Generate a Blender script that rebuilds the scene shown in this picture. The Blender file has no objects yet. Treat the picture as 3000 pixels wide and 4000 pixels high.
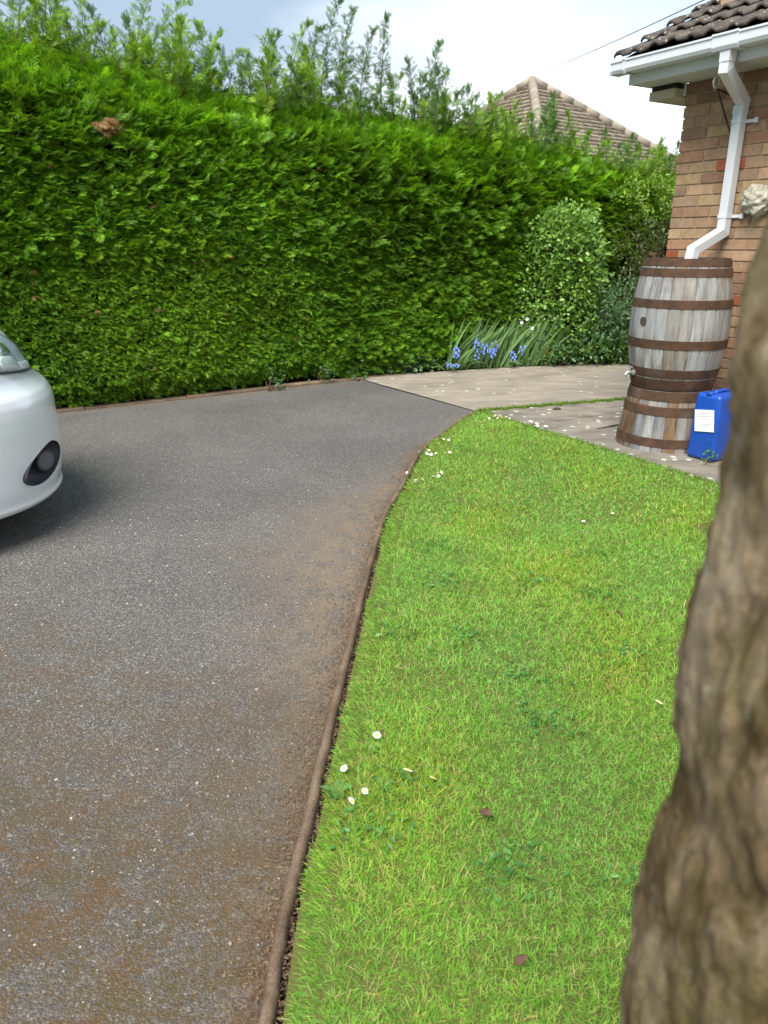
import bpy, bmesh, math, random
import numpy as np
from mathutils import Vector, Matrix, noise as mnoise
R = math.radians
rng = np.random.default_rng(7); random.seed(7)
sc = bpy.context.scene
COL = sc.collection

# ------------------------------------------------------------------ camera, sky, sun, exposure
cd = bpy.data.cameras.new('camera'); cam = bpy.data.objects.new('camera', cd); COL.objects.link(cam)
cam.location = (0, 0, 1.40); cam.rotation_euler = (R(70), 0, 0)
cd.sensor_fit = 'VERTICAL'; cd.sensor_height = 36; cd.lens = 26.0
cd.clip_start = 0.05; cd.clip_end = 2000
cd.dof.use_dof = True; cd.dof.focus_distance = 4.0; cd.dof.aperture_fstop = 6.5
sc.camera = cam

SUN_EL, SUN_AZ = R(57), R(207)
w = bpy.data.worlds.new('World'); sc.world = w; w.use_nodes = True
nt = w.node_tree; nt.nodes.clear()
def wn(t, **k):
    n = nt.nodes.new(t)
    for a, b in k.items(): setattr(n, a, b)
    return n
wo = wn('ShaderNodeOutputWorld'); bg = wn('ShaderNodeBackground'); bg.inputs[1].default_value = 0.12
sky = wn('ShaderNodeTexSky', sky_type='NISHITA', sun_disc=False, sun_elevation=SUN_EL, sun_rotation=SUN_AZ)
sky.air_density = 1.0; sky.dust_density = 1.5
tc = wn('ShaderNodeTexCoord'); mp = wn('ShaderNodeMapping'); mp.inputs['Scale'].default_value = (1, 1, 2.6)
mp.inputs['Location'].default_value = (0.35, 0.1, 0.0)
n1 = wn('ShaderNodeTexNoise'); n1.inputs['Scale'].default_value = 2.1; n1.inputs['Detail'].default_value = 7; n1.inputs['Roughness'].default_value = .5
r1 = wn('ShaderNodeValToRGB'); r1.color_ramp.elements[0].position = .22; r1.color_ramp.elements[1].position = .46
n2 = wn('ShaderNodeTexNoise'); n2.inputs['Scale'].default_value = 1.7; n2.inputs['Detail'].default_value = 5
r2 = wn('ShaderNodeValToRGB')
r2.color_ramp.elements[0].position = .42; r2.color_ramp.elements[0].color = (1.7, 2.2, 2.8, 1)
r2.color_ramp.elements[1].position = .66; r2.color_ramp.elements[1].color = (4.9, 5.2, 5.6, 1)
mx = wn('ShaderNodeMixRGB')
L = nt.links.new
L(tc.outputs['Generated'], mp.inputs[0]); L(mp.outputs[0], n1.inputs[0]); L(mp.outputs[0], n2.inputs[0])
sx = wn('ShaderNodeSeparateXYZ'); L(tc.outputs['Generated'], sx.inputs[0])
def wm(op, a, b):
    q = wn('ShaderNodeMath', operation=op)
    for i, v in ((0, a), (1, b)):
        if hasattr(v, 'is_output'): L(v, q.inputs[i])
        else: q.inputs[i].default_value = v
    return q.outputs[0]
# the cloud bank is thicker high up and towards the left of the drive
bank = wm('ADD', n2.outputs[0], wm('ADD', wm('MULTIPLY', sx.outputs[0], .45), wm('MULTIPLY', wm('SUBTRACT', .17, sx.outputs[2]), .55)))
L(n1.outputs[0], r1.inputs[0]); L(bank, r2.inputs[0]); L(r1.outputs[0], mx.inputs[0])
L(sky.outputs[0], mx.inputs[1]); L(r2.outputs[0], mx.inputs[2]); L(mx.outputs[0], bg.inputs[0]); L(bg.outputs[0], wo.inputs[0])

sd = bpy.data.lights.new('sun', 'SUN'); sun = bpy.data.objects.new('sun', sd); COL.objects.link(sun)
sd.energy = 3.0; sd.angle = R(38); sd.color = (1, .96, .89)
_d = Vector((math.sin(SUN_AZ) * math.cos(SUN_EL), math.cos(SUN_AZ) * math.cos(SUN_EL), math.sin(SUN_EL)))
sun.rotation_euler = _d.to_track_quat('Z', 'Y').to_euler(); sun.location = (-3, -6, 12)
vs = sc.view_settings; vs.view_transform = 'Standard'; vs.look = 'None'; vs.exposure = 1.32; vs.gamma = 1; vs.use_curve_mapping = False

# ------------------------------------------------------------------ helpers
def tag(o, label=None, cat=None, group=None, kind=None):
    if label: o['label'] = label
    if cat: o['category'] = cat
    if group: o['group'] = group
    if kind: o['kind'] = kind
    return o
def thing(name, label, cat, loc=(0, 0, 0), rotz=0, group=None):
    o = bpy.data.objects.new(name, None); COL.objects.link(o); o.empty_display_size = .1
    o.location = loc; o.rotation_euler = (0, 0, rotz)
    return tag(o, label, cat, group)
def link(name, me, mat=None, parent=None):
    o = bpy.data.objects.new(name, me); COL.objects.link(o)
    if mat is not None and not me.materials:
        for m_ in (mat if isinstance(mat, (list, tuple)) else [mat]): me.materials.append(m_)
    if parent is not None: o.parent = parent
    return o
def np_mesh(name, V, F, C=None, smooth=False):
    """V (N,3), F (M,k) same-size polygons, C (N,3) colour attribute 'tint'"""
    V = np.ascontiguousarray(V, dtype=np.float32); F = np.ascontiguousarray(F, dtype=np.int32)
    me = bpy.data.meshes.new(name); M, k = F.shape
    me.vertices.add(len(V)); me.vertices.foreach_set('co', V.ravel())
    me.loops.add(M * k); me.loops.foreach_set('vertex_index', F.ravel())
    me.polygons.add(M); me.polygons.foreach_set('loop_start', np.arange(0, M * k, k, dtype=np.int32))
    if smooth: me.polygons.foreach_set('use_smooth', np.ones(M, dtype=bool))
    if C is not None:
        a = me.attributes.new('tint', 'FLOAT_COLOR', 'POINT')
        cc = np.ones((len(V), 4), dtype=np.float32); cc[:, :3] = C
        a.data.foreach_set('color', cc.ravel())
    me.update(calc_edges=True); me.validate(clean_customdata=False)
    return me
class MB:
    def __init__(s): s.v = []; s.f = []; s.c = []
    def add(s, vs, fs, col=None):
        b = len(s.v); s.v += [tuple(v) for v in vs]; s.f += [tuple(i + b for i in f) for f in fs]
        s.c += [col or (1, 1, 1)] * len(vs)
    def box(s, x0, x1, y0, y1, z0, z1, col=None, M=None):
        vs = [Vector(p) for p in ((x0,y0,z0),(x1,y0,z0),(x1,y1,z0),(x0,y1,z0),(x0,y0,z1),(x1,y0,z1),(x1,y1,z1),(x0,y1,z1))]
        if M is not None: vs = [M @ v for v in vs]
        s.add(vs, [(3,2,1,0),(4,5,6,7),(0,1,5,4),(1,2,6,5),(2,3,7,6),(3,0,4,7)], col)
    def tube(s, pts, r, n=6, col=None, cap=True, square=False):
        pts = [Vector(p) for p in pts]; rr = r if isinstance(r, (list, tuple)) else [r] * len(pts)
        vs = []; prev = None
        for i, p in enumerate(pts):
            t = (pts[min(i+1, len(pts)-1)] - pts[max(i-1, 0)]).normalized()
            if prev is None:
                a = Vector((0, 0, 1)) if abs(t.z) < .9 else Vector((1, 0, 0)); u = t.cross(a).normalized()
            else: u = (prev - t * prev.dot(t)).normalized()
            prev = u; v = t.cross(u)
            for k in range(n):
                an = 2 * math.pi * k / n; vs.append(p + (u * math.cos(an) + v * math.sin(an)) * rr[i])
        fs = [(i*n+k, i*n+(k+1) % n, (i+1)*n+(k+1) % n, (i+1)*n+k) for i in range(len(pts)-1) for k in range(n)]
        if cap: fs += [tuple(range(n-1, -1, -1)), tuple(range((len(pts)-1)*n, len(pts)*n))]
        s.add(vs, fs, col)
    def lathe(s, prof, n=32, col=None, c=(0, 0, 0)):
        vs = []
        for r_, z in prof:
            for k in range(n):
                a = 2*math.pi*k/n; vs.append((c[0]+r_*math.cos(a), c[1]+r_*math.sin(a), c[2]+z))
        fs = [(i*n+k, i*n+(k+1) % n, (i+1)*n+(k+1) % n, (i+1)*n+k) for i in range(len(prof)-1) for k in range(n)]
        s.add(vs, fs, col)
    def mesh(s, name='m', smooth=False, bevel=0):
        me = bpy.data.meshes.new(name); me.from_pydata([tuple(v) for v in s.v], [], s.f)
        a = me.attributes.new('tint', 'FLOAT_COLOR', 'POINT')
        a.data.foreach_set('color', np.array([(c[0], c[1], c[2], 1) for c in s.c], dtype=np.float32).ravel())
        if bevel:
            bm = bmesh.new(); bm.from_mesh(me)
            bmesh.ops.bevel(bm, geom=[e for e in bm.edges if len(e.link_faces) == 2 and e.calc_face_angle(0) > .5], offset=bevel, segments=2, affect='EDGES', profile=.6)
            bm.to_mesh(me); bm.free()
        if smooth: me.polygons.foreach_set('use_smooth', [True] * len(me.polygons))
        me.update(); return me
    def build(s, name, mat, parent=None, smooth=False, bevel=0):
        return link(name, s.mesh(name, smooth, bevel), mat, parent)
def autosmooth(me, ang=35):
    me.polygons.foreach_set('use_smooth', [True] * len(me.polygons))
    try: me.set_sharp_from_angle(angle=R(ang))
    except Exception: pass

# ------------------------------------------------------------------ node materials
class NM:
    def __init__(s, name, rough=.8, spec=.3):
        s.m = bpy.data.materials.new(name); s.m.use_nodes = True; s.t = s.m.node_tree; s.t.nodes.clear()
        s.out = s.n('ShaderNodeOutputMaterial'); s.b = s.n('ShaderNodeBsdfPrincipled')
        s.b.inputs['Roughness'].default_value = rough; s.b.inputs['Specular IOR Level'].default_value = spec
        s.l(s.b.outputs[0], s.out.inputs[0]); s.co = None
    def n(s, t, **k):
        q = s.t.nodes.new(t)
        for a, b in k.items(): setattr(q, a, b)
        return q
    def l(s, a, b): s.t.links.new(a, b)
    def pos(s):
        if s.co is None: s.co = s.n('ShaderNodeTexCoord').outputs['Object']
        return s.co
    def map(s, scale, rot=(0,0,0)):
        m = s.n('ShaderNodeMapping'); m.inputs['Scale'].default_value = scale; m.inputs['Rotation'].default_value = rot; s.l(s.pos(), m.inputs[0]); return m.outputs[0]
    def noise(s, scale, detail=4, rough=.55, vec=None, dist=0):
        q = s.n('ShaderNodeTexNoise'); q.inputs['Scale'].default_value = scale; q.inputs['Detail'].default_value = detail
        q.inputs['Roughness'].default_value = rough; q.inputs['Distortion'].default_value = dist
        s.l(vec or s.pos(), q.inputs['Vector']); return q.outputs[0]
    def vor(s, scale, out='Color', feature='F1', vec=None):
        q = s.n('ShaderNodeTexVoronoi', feature=feature); q.inputs['Scale'].default_value = scale; s.l(vec or s.pos(), q.inputs['Vector']); return q.outputs[out]
    def ramp(s, src, stops, interp='LINEAR'):
        q = s.n('ShaderNodeValToRGB'); q.color_ramp.interpolation = interp; e = q.color_ramp.elements
        while len(e) < len(stops): e.new(.5)
        for i, (p, c) in enumerate(stops):
            e[i].position = p
            e[i].color = (c[0], c[1], c[2], 1) if hasattr(c, '__len__') else (c, c, c, 1)
        s.l(src, q.inputs[0]); return q.outputs[0]
    def mix(s, f, a, b, mode='MIX'):
        q = s.n('ShaderNodeMixRGB', blend_type=mode)
        for i, v in ((0, f), (1, a), (2, b)):
            if hasattr(v, 'is_output') : s.l(v, q.inputs[i])
            elif i == 0: q.inputs[0].default_value = v
            else: q.inputs[i].default_value = (v[0], v[1], v[2], 1)
        return q.outputs[0]
    def math(s, op, a, b=0.0, clamp=False):
        q = s.n('ShaderNodeMath', operation=op); q.use_clamp = clamp
        for i, v in ((0, a), (1, b)):
            if hasattr(v, 'is_output'): s.l(v, q.inputs[i])
            else: q.inputs[i].default_value = v
        return q.outputs[0]
    def attr(s, name, out='Color'):
        q = s.n('ShaderNodeAttribute', attribute_name=name); return q.outputs[out]
    def sep(s, v, k):
        q = s.n('ShaderNodeSeparateXYZ'); s.l(v, q.inputs[0]); return q.outputs[k]
    def color(s, c):
        if hasattr(c, 'is_output'): s.l(c, s.b.inputs['Base Color'])
        else: s.b.inputs['Base Color'].default_value = (c[0], c[1], c[2], 1)
    def bump(s, h, strength=.5, dist=.01, prev=None):
        q = s.n('ShaderNodeBump'); q.inputs['Strength'].default_value = strength; q.inputs['Distance'].default_value = dist
        s.l(h, q.inputs['Height'])
        if prev is not None: s.l(prev, q.inputs['Normal'])
        s.l(q.outputs[0], s.b.inputs['Normal']); return q.outputs[0]
    def rough(s, v): s.l(v, s.b.inputs['Roughness'])
def leafmat(name, rough=.5, trans=.35, tmul=(1.35, 1.25, .6), spec=.35):
    m = NM(name, rough, spec); a = m.attr('tint'); v = m.noise(30, 2)
    c = m.mix(1, a, m.ramp(v, [(.3, .75), (.7, 1.2)]), 'MULTIPLY'); m.color(c)
    tr = m.n('ShaderNodeBsdfTranslucent'); m.l(m.mix(1, c, tmul, 'MULTIPLY'), tr.inputs[0])
    ms = m.n('ShaderNodeMixShader'); ms.inputs[0].default_value = trans
    m.l(m.b.outputs[0], ms.inputs[1]); m.l(tr.outputs[0], ms.inputs[2]); m.l(ms.outputs[0], m.out.inputs[0])
    return m.m
def plain(name, c, rough=.6, spec=.3, var=.12, scale=12, metal=0, bump=0, bscale=60):
    m = NM(name, rough, spec)
    m.color(m.mix(1, c, m.ramp(m.noise(scale, 5), [(.3, 1-var), (.7, 1+var)]), 'MULTIPLY')); m.b.inputs['Metallic'].default_value = metal
    if bump: m.bump(m.noise(bscale, 4), bump, .004)
    return m.m

M = {}
def make_materials():
    # driveway asphalt: packed aggregate, moss and brown dust where attribute 'dirt' / 'moss' say
    m = NM('asphalt', .75, .35)
    cell = m.vor(210, 'Color'); cs = m.sep(cell, 0); cs2 = m.sep(cell, 1)
    base = m.ramp(cs, [(0, (.062,.060,.059)), (.45, (.115,.112,.109)), (.8, (.172,.166,.156)), (.95, (.26,.24,.205)), (1, (.42,.385,.32))])
    base = m.mix(m.ramp(m.vor(210, 'Distance'), [(.35, 0), (.62, .5)]), base, (.030,.028,.027))
    fine = m.noise(360, 4, .8); base = m.mix(1, base, m.ramp(fine, [(.3, .55), (.7, 1.5)]), 'MULTIPLY')
    mid = m.noise(120, 3, .6); base = m.mix(1, base, m.ramp(mid, [(.35, .75), (.65, 1.25)]), 'MULTIPLY')
    big = m.noise(1.1, 6, .6); base = m.mix(1, base, m.ramp(big, [(.3, .82), (.7, 1.18)]), 'MULTIPLY')
    # pale sparse chips
    chip = m.math('GREATER_THAN', m.sep(m.vor(33, 'Color'), 0), .93); chip = m.math('MULTIPLY', chip, m.math('LESS_THAN', m.vor(33, 'Distance'), .16))
    base = m.mix(m.math('MULTIPLY', chip, .85), base, (.62,.58,.50))
    dirt = m.math('MULTIPLY', m.attr('dirt', 'Fac'), m.ramp(m.noise(9, 7, .7), [(.36, .25), (.6, 1)]))
    dcol = m.mix(m.noise(55, 4, .7), (.115,.080,.050), (.265,.205,.145))
    base = m.mix(m.math('MULTIPLY', dirt, .92), base, dcol)
    mask = m.ramp(m.math('MULTIPLY', m.noise(8, 8, .8), m.noise(55, 5, .75)), [(.19, 0), (.29, 1)])
    mask = m.math('MULTIPLY', mask, m.ramp(m.vor(210, 'Distance'), [(.15, .45), (.5, 1)]))
    moss = m.math('MULTIPLY', m.attr('moss', 'Fac'), mask, True)
    mcol = m.mix(m.ramp(m.noise(6, 4, .6), [(.42, 0), (.58, 1)]), (.094,.048,.013), (.076,.052,.014))
    base = m.mix(m.math('MULTIPLY', m.attr('moss', 'Fac'), .30), base, (.050,.040,.028))   # damp grime where the drive is mossy
    base = m.mix(m.math('MULTIPLY', moss, .9), base, mcol); m.color(base)
    h = m.math('ADD', m.ramp(m.vor(210, 'Distance'), [(0, 1), (.7, 0)]), m.math('MULTIPLY', fine, .5)); m.bump(h, .7, .004)
    M['asphalt'] = m.m
    # concrete path and slabs
    def conc(name, c0, c1, lich, ls, dark):
        m = NM(name, .9, .2); b = m.mix(m.ramp(m.noise(1.6, 7, .62), [(.34, 0), (.66, 1)]), c0, c1)
        b = m.mix(1, b, m.ramp(m.noise(95, 5, .75), [(.3, .72), (.7, 1.3)]), 'MULTIPLY')
        st = m.map((.9, 2.6, 1), (0, 0, R(-18))); b = m.mix(1, b, m.ramp(m.noise(3.0, 6, .65, st), [(.3, dark), (.62, 1.12)]), 'MULTIPLY')
        wv = m.mix(.05, m.pos(), m.n('ShaderNodeTexNoise').outputs['Color'])
        d = m.vor(ls, 'Distance', vec=wv); sel = m.math('GREATER_THAN', m.sep(m.vor(ls, 'Color', vec=wv), 1), lich)
        sp = m.math('MULTIPLY', sel, m.ramp(m.math('ADD', d, m.math('MULTIPLY', m.noise(70, 3), .22)), [(.36, 1), (.44, 0)]))
        b = m.mix(m.math('MULTIPLY', sp, .8), b, (.56,.55,.48)); m.color(b)
        m.bump(m.noise(130, 6, .7), .5, .004); return m.m
    M['concrete'] = conc('pale_concrete', (.205,.180,.145), (.285,.25,.20), .93, 16, .72)
    M['slab'] = conc('slab_concrete', (.160,.143,.122), (.245,.215,.175), .80, 15, .6)
    m = NM('soil', 1, .1); m.color(m.mix(m.noise(40, 6, .7), (.03,.02,.012), (.11,.075,.045))); m.bump(m.noise(90, 5), .8, .01); M['soil'] = m.m
    m = NM('lawn_soil', 1, .1); m.color(m.mix(m.noise(60, 6, .7), (.075,.095,.020), (.14,.145,.045))); m.bump(m.noise(150, 5), .8, .01); M['lawn_soil'] = m.m
    m = NM('kerb_concrete', .9, .2); b = m.mix(m.ramp(m.noise(6, 7, .7), [(.35, 0), (.65, 1)]), (.095,.062,.040), (.19,.135,.092))
    b = m.mix(1, b, m.ramp(m.noise(160, 4, .7), [(.3, .6), (.7, 1.35)]), 'MULTIPLY')
    b = m.mix(m.ramp(m.sep(m.pos(), 1), [(.0, 0), (1, .0)]), b, (.3,.26,.15)); m.color(b); m.bump(m.noise(170, 5, .7), .7, .004); M['kerb'] = m.m
    M['grass'] = leafmat('grass_blade', .5, .35, (1.3, 1.2, .5))
    M['conifer'] = leafmat('conifer_spray', .5, .30, (1.3, 1.25, .5))
    M['leaf'] = leafmat('broad_leaf', .42, .32, (1.3, 1.2, .5), .5)
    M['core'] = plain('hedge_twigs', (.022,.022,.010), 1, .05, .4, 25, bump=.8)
    M['bark'] = plain('twig_bark', (.12,.075,.045), .9, .1, .3, 30)
    # brick
    m = NM('brick', .9, .2); a = m.attr('tint'); b = m.mix(1, a, m.ramp(m.noise(22, 7, .7), [(.3, .75), (.7, 1.25)]), 'MULTIPLY')
    b = m.mix(1, b, m.ramp(m.noise(210, 4, .7), [(.3, .8), (.7, 1.2)]), 'MULTIPLY'); m.color(b); m.bump(m.noise(160, 5, .75), .6, .004); M['brick'] = m.m
    M['mortar'] = plain('mortar', (.42,.31,.205), .95, .1, .18, 14, bump=.5, bscale=180)
    M['upvc'] = plain('white_plastic', (.64,.665,.69), .32, .5, .02, 3)
    M['upvc_trim'] = plain('fascia_plastic', (.60,.62,.61), .4, .5, .05, 4)
    M['cream'] = plain('cream_board', (.50,.47,.33), .6, .3, .12, 7)
    m = NM('roof_tile', .92, .15); b = m.mix(m.ramp(m.noise(7, 7, .7), [(.35, 0), (.65, 1)]), (.052,.045,.039), (.15,.128,.108))
    b = m.mix(1, b, m.ramp(m.noise(90, 5, .75), [(.3, .55), (.7, 1.5)]), 'MULTIPLY')
    sp = m.math('MULTIPLY', m.math('GREATER_THAN', m.sep(m.vor(24, 'Color'), 1), .55), m.ramp(m.math('ADD', m.vor(24, 'Distance'), m.math('MULTIPLY', m.noise(60, 3), .3)), [(.34, 1), (.46, 0)]))
    b = m.mix(m.math('MULTIPLY', sp, .75), b, (.42,.40,.33)); m.color(b); m.bump(m.noise(70, 6, .75), .9, .012); M['tile'] = m.m
    m = NM('far_roof_tile', .9, .2); a = m.attr('tint'); b = m.mix(1, a, m.ramp(m.noise(3, 6, .7), [(.3, .75), (.7, 1.2)]), 'MULTIPLY'); m.color(b); m.bump(m.noise(25, 4), .4, .01); M['far_tile'] = m.m
    # barrel
    m = NM('weathered_oak', .85, .2); a = m.attr('tint')
    st = m.map((1, 1, .10)); g = m.noise(34, 7, .7, st); b = m.mix(1, a, m.ramp(g, [(.3, .35), (.5, .95), (.72, 1.5)]), 'MULTIPLY')
    b = m.mix(m.ramp(m.noise(5, 5, .6, m.map((1, 1, .35))), [(.42, 0), (.68, .75)]), b, (.285,.30,.305))
    b = m.mix(m.math('MULTIPLY', m.attr('rust', 'Fac'), m.ramp(m.noise(17, 5, .7, m.map((1, 1, .3))), [(.46, 0), (.66, .8)])), b, (.20,.095,.04)); m.color(b)
    m.bump(m.noise(70, 6, .7, st), .8, .004); M['oak'] = m.m
    m = NM('rusty_iron', .85, .25); b = m.mix(m.ramp(m.noise(11, 6, .7), [(.38, 0), (.64, 1)]), (.048,.029,.019), (.098,.050,.028))
    b = m.mix(m.ramp(m.noise(6, 4, .6), [(.55, 0), (.72, .6)]), b, (.11,.10,.095)); m.color(b); m.bump(m.noise(120, 5, .7), .5, .003); M['rust'] = m.m
    M['black_iron'] = plain('black_iron', (.02,.017,.015), .6, .4, .3, 30)
    M['blue'] = plain('blue_plastic', (.008,.065,.36), .35, .5, .12, 8, bump=.15, bscale=25)
    M['paper'] = plain('label_paper', (.74,.77,.80), .7, .2, .05, 10); M['ink'] = plain('faint_print', (.45,.47,.52), .8, .2, .1)
    M['tapmetal'] = plain('tap_metal', (.45,.45,.44), .4, .5, .25, 40, metal=.6)
    M['ornament'] = plain('pale_stone', (.44,.41,.33), .95, .1, .3, 18, bump=.9, bscale=45)
    # car
    m = NM('white_paint', .22, .5); m.color((.62,.66,.68)); m.b.inputs['Coat Weight'].default_value = .8; m.b.inputs['Coat Roughness'].default_value = .06
    m.bump(m.noise(300, 2), .01, .001); m.rough(m.ramp(m.noise(4, 5), [(.3, .2), (.7, .3)])); M['paint'] = m.m
    M['black_plastic'] = plain('black_plastic', (.035,.036,.045), .5, .4, .15, 40, bump=.1)
    M['rubber'] = plain('rubber', (.02,.02,.02), .85, .2, .2, 20); M['alloy'] = plain('alloy', (.5,.5,.52), .35, .5, .05, metal=.8)
    M['fogglass'] = plain('fog_glass', (.09,.10,.115), .15, .7, .2, 30); M['chrome'] = plain('reflector', (.85,.87,.88), .12, .8, .03, metal=.9); M['whiteplast'] = plain('lamp_white', (.85,.86,.86), .25, .5, .02)
    M['lampgrey'] = plain('lamp_grey', (.48,.53,.56), .6, .3, .3, 9)
    m = NM('dark_glass', .05, .8); m.color((.02,.025,.03)); M['dglass'] = m.m
    m = NM('clear_lens', .03, .6); m.color((.9,.95,1)); gl = m.n('ShaderNodeBsdfGlossy'); gl.inputs['Roughness'].default_value = .05
    tr = m.n('ShaderNodeBsdfTransparent'); tr.inputs[0].default_value = (.82,.88,.90,1); fr = m.n('ShaderNodeFresnel'); fr.inputs[0].default_value = 1.5
    ms = m.n('ShaderNodeMixShader'); m.l(m.math('ADD', m.math('MULTIPLY', fr.outputs[0], .35), .03, True), ms.inputs[0]); m.l(tr.outputs[0], ms.inputs[1]); m.l(gl.outputs[0], ms.inputs[2]); m.l(ms.outputs[0], m.out.inputs[0]); M['lens'] = m.m
    # trunk bark
    m = NM('tree_bark', .95, .15); st = m.map((1.5, 1.5, .5)); g = m.noise(15, 8, .68, st, .8)
    b = m.ramp(g, [(.36, (.075,.050,.020)), (.45, (.16,.115,.058)), (.54, (.275,.210,.128)), (.70, (.40,.33,.225))])
    b = m.mix(m.ramp(m.noise(8, 4, .6), [(.5, 0), (.68, .6)]), b, (.10,.095,.022))
    b = m.mix(m.math('MULTIPLY', m.ramp(m.noise(38, 5, .7, m.map((1, 1, .35))), [(.60, 0), (.68, 1)]), .8), b, (.42,.42,.34))
    b = m.mix(m.ramp(m.noise(9, 3, .5), [(.66, 0), (.74, .7)]), b, (.24,.085,.015)); m.color(b)
    b = m.mix(m.ramp(m.noise(11, 6, .65, m.map((1.4, 1.4, .55))), [(.52, 0), (.61, .75)]), b, (.080,.058,.018)); m.color(b)
    m.bump(m.noise(45, 7, .7, st), 1, .012); M['treebark'] = m.m
    M['petal'] = plain('daisy_petal', (.85,.85,.85), .6, .3, .04); M['disc'] = plain('daisy_disc', (.75,.5,.04), .8, .2, .1)
    M['bluepetal'] = plain('bluebell_petal', (.16,.24,.68), .6, .3, .25, 60); M['yellow'] = plain('yellow_bract', (.42,.40,.03), .6, .3, .2, 60)
    M['deadleaf'] = plain('dead_leaf', (.11,.065,.038), .8, .2, .35, 60); M['cable'] = plain('cable_sheath', (.22,.23,.25), .7, .2)
    M['litter'] = leafmat('dry_litter', .9, .1); M['stone'] = plain('kerb_stone', (.18,.13,.09), .95, .1, .35, 6, bump=.8, bscale=50)
    M['render'] = plain('house_render', (.5,.45,.38), .9, .2)
make_materials()

# ------------------------------------------------------------------ foliage machinery
def noise2(seed, n=7, f=(1, 4)):
    r = np.random.default_rng(seed); K = r.normal(size=(n, 3)); K /= np.linalg.norm(K, axis=1)[:, None]; K *= r.uniform(*f, size=(n, 1)); ph = r.uniform(0, 6.28, n)
    return lambda P: np.sin(P @ K.T * 2 + ph).sum(1) / n * 1.6
def norm(a): return a / np.maximum(np.linalg.norm(a, axis=1)[:, None], 1e-9)
def instance(T, TF, pos, X, Z, size, col, wid=None, tcol=None):
    """place template T (n,3) (x along, y across, z normal) at each pos"""
    Z = norm(Z - (Z * X).sum(1)[:, None] * X / np.maximum((X * X).sum(1)[:, None], 1e-9)); X = norm(X); Y = np.cross(Z, X)
    wid = size if wid is None else wid
    V = pos[:, None, :] + T[None, :, 0:1] * X[:, None, :] * size[:, None, None] + T[None, :, 1:2] * Y[:, None, :] * wid[:, None, None] + T[None, :, 2:3] * Z[:, None, :] * size[:, None, None]
    n = len(T); N = len(pos); F = (TF[None] + (np.arange(N) * n)[:, None, None]).reshape(-1, TF.shape[1])
    C = np.repeat(col[:, None, :], n, axis=1)
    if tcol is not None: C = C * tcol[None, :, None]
    return V.reshape(-1, 3), F, C.reshape(-1, 3)
def join(parts):
    Vs, Fs, Cs = [], [], []; b = 0
    for V, F, C in parts: Vs.append(V); Fs.append(F + b); Cs.append(C); b += len(V)
    return np.concatenate(Vs), np.concatenate(Fs), np.concatenate(Cs)
def spray_template(sub=3, seed=0, n=7, side=.46, ang=(24, 40), wm_=.85):
    """a flat feathery conifer spray: midrib with alternate forward-pointing side shoots"""
    r = random.Random(seed); V = []; F = []; C = []
    def blade(x, y, z, dx, dy, dz, w, c):
        l = math.hypot(dx, dy) or 1; px, py = -dy / l * w, dx / l * w; b = len(V)
        V.extend([(x, y, z), (x + dx * .5 + px, y + dy * .5 + py, z + dz * .35), (x + dx, y + dy, z + dz), (x + dx * .5 - px, y + dy * .5 - py, z + dz * .35)])
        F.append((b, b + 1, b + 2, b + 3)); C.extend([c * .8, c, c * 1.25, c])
    blade(0, 0, 0, 1, 0, -.12, .020, 1)
    for i in range(n):
        s = (i + .6) / n; x = s * .9; L_ = (side * (1 - s) ** .6 + .13)
        for sg in (-1, 1):
            a = R(r.uniform(*ang)); l = L_ * r.uniform(.75, 1.15); x_ = x + (sg * .03)
            dx, dy = math.cos(a) * l, sg * math.sin(a) * l; dz = -r.uniform(0, .14)
            blade(x_, 0, -.12 * x_ * x_, dx, dy, dz, (.024 + .008 * (1 - s)) * wm_, r.uniform(.8, 1.1))
            if sub > 1 and i < 5:
                for q in (.35, .62):
                    a2 = a + sg * 0 + R(r.uniform(22, 34)) ; l2 = l * .42
                    blade(x_ + dx * q, dy * q, -.12 * x_ * x_ + dz * q, math.cos(a2) * l2, sg * math.sin(a2) * l2, dz * .4, .020, r.uniform(.9, 1.2))
    return np.array(V), np.array(F), np.array(C)
SPR = [spray_template(3, 1), spray_template(3, 2)]
SPRS = spray_template(1, 3, 7, .32, (18, 32), .70)
LEAF = (np.array([(0,0,0),(.3,.22,.05),(.62,.26,.04),(1,0,-.08),(.62,-.26,.04),(.3,-.22,.05),(.5,0,-.02)]) , np.array([(0,6,2,1),(6,3,2,2),(0,5,4,6),(6,4,3,3)]))
LEAF = (np.array([(0,0,0),(.28,.24,.06),(.65,.24,.04),(1,0,-.08),(.28,-.24,.06),(.65,-.24,.04),(.45,0,-.03)]), np.array([(0,6,1),(1,6,2),(6,3,2),(0,4,6),(4,5,6),(6,5,3)]))

def lerp(a, b, t): return a + (b - a) * t
def palette(n, cols, r=rng, jit=.12):
    """random convex mix between listed colours"""
    cols = np.array(cols); t = r.random((n, len(cols))) ** 3; t /= t.sum(1)[:, None]
    return (t @ cols) * (1 + jit * r.normal(size=(n, 1))).clip(.5, 1.6)

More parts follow.
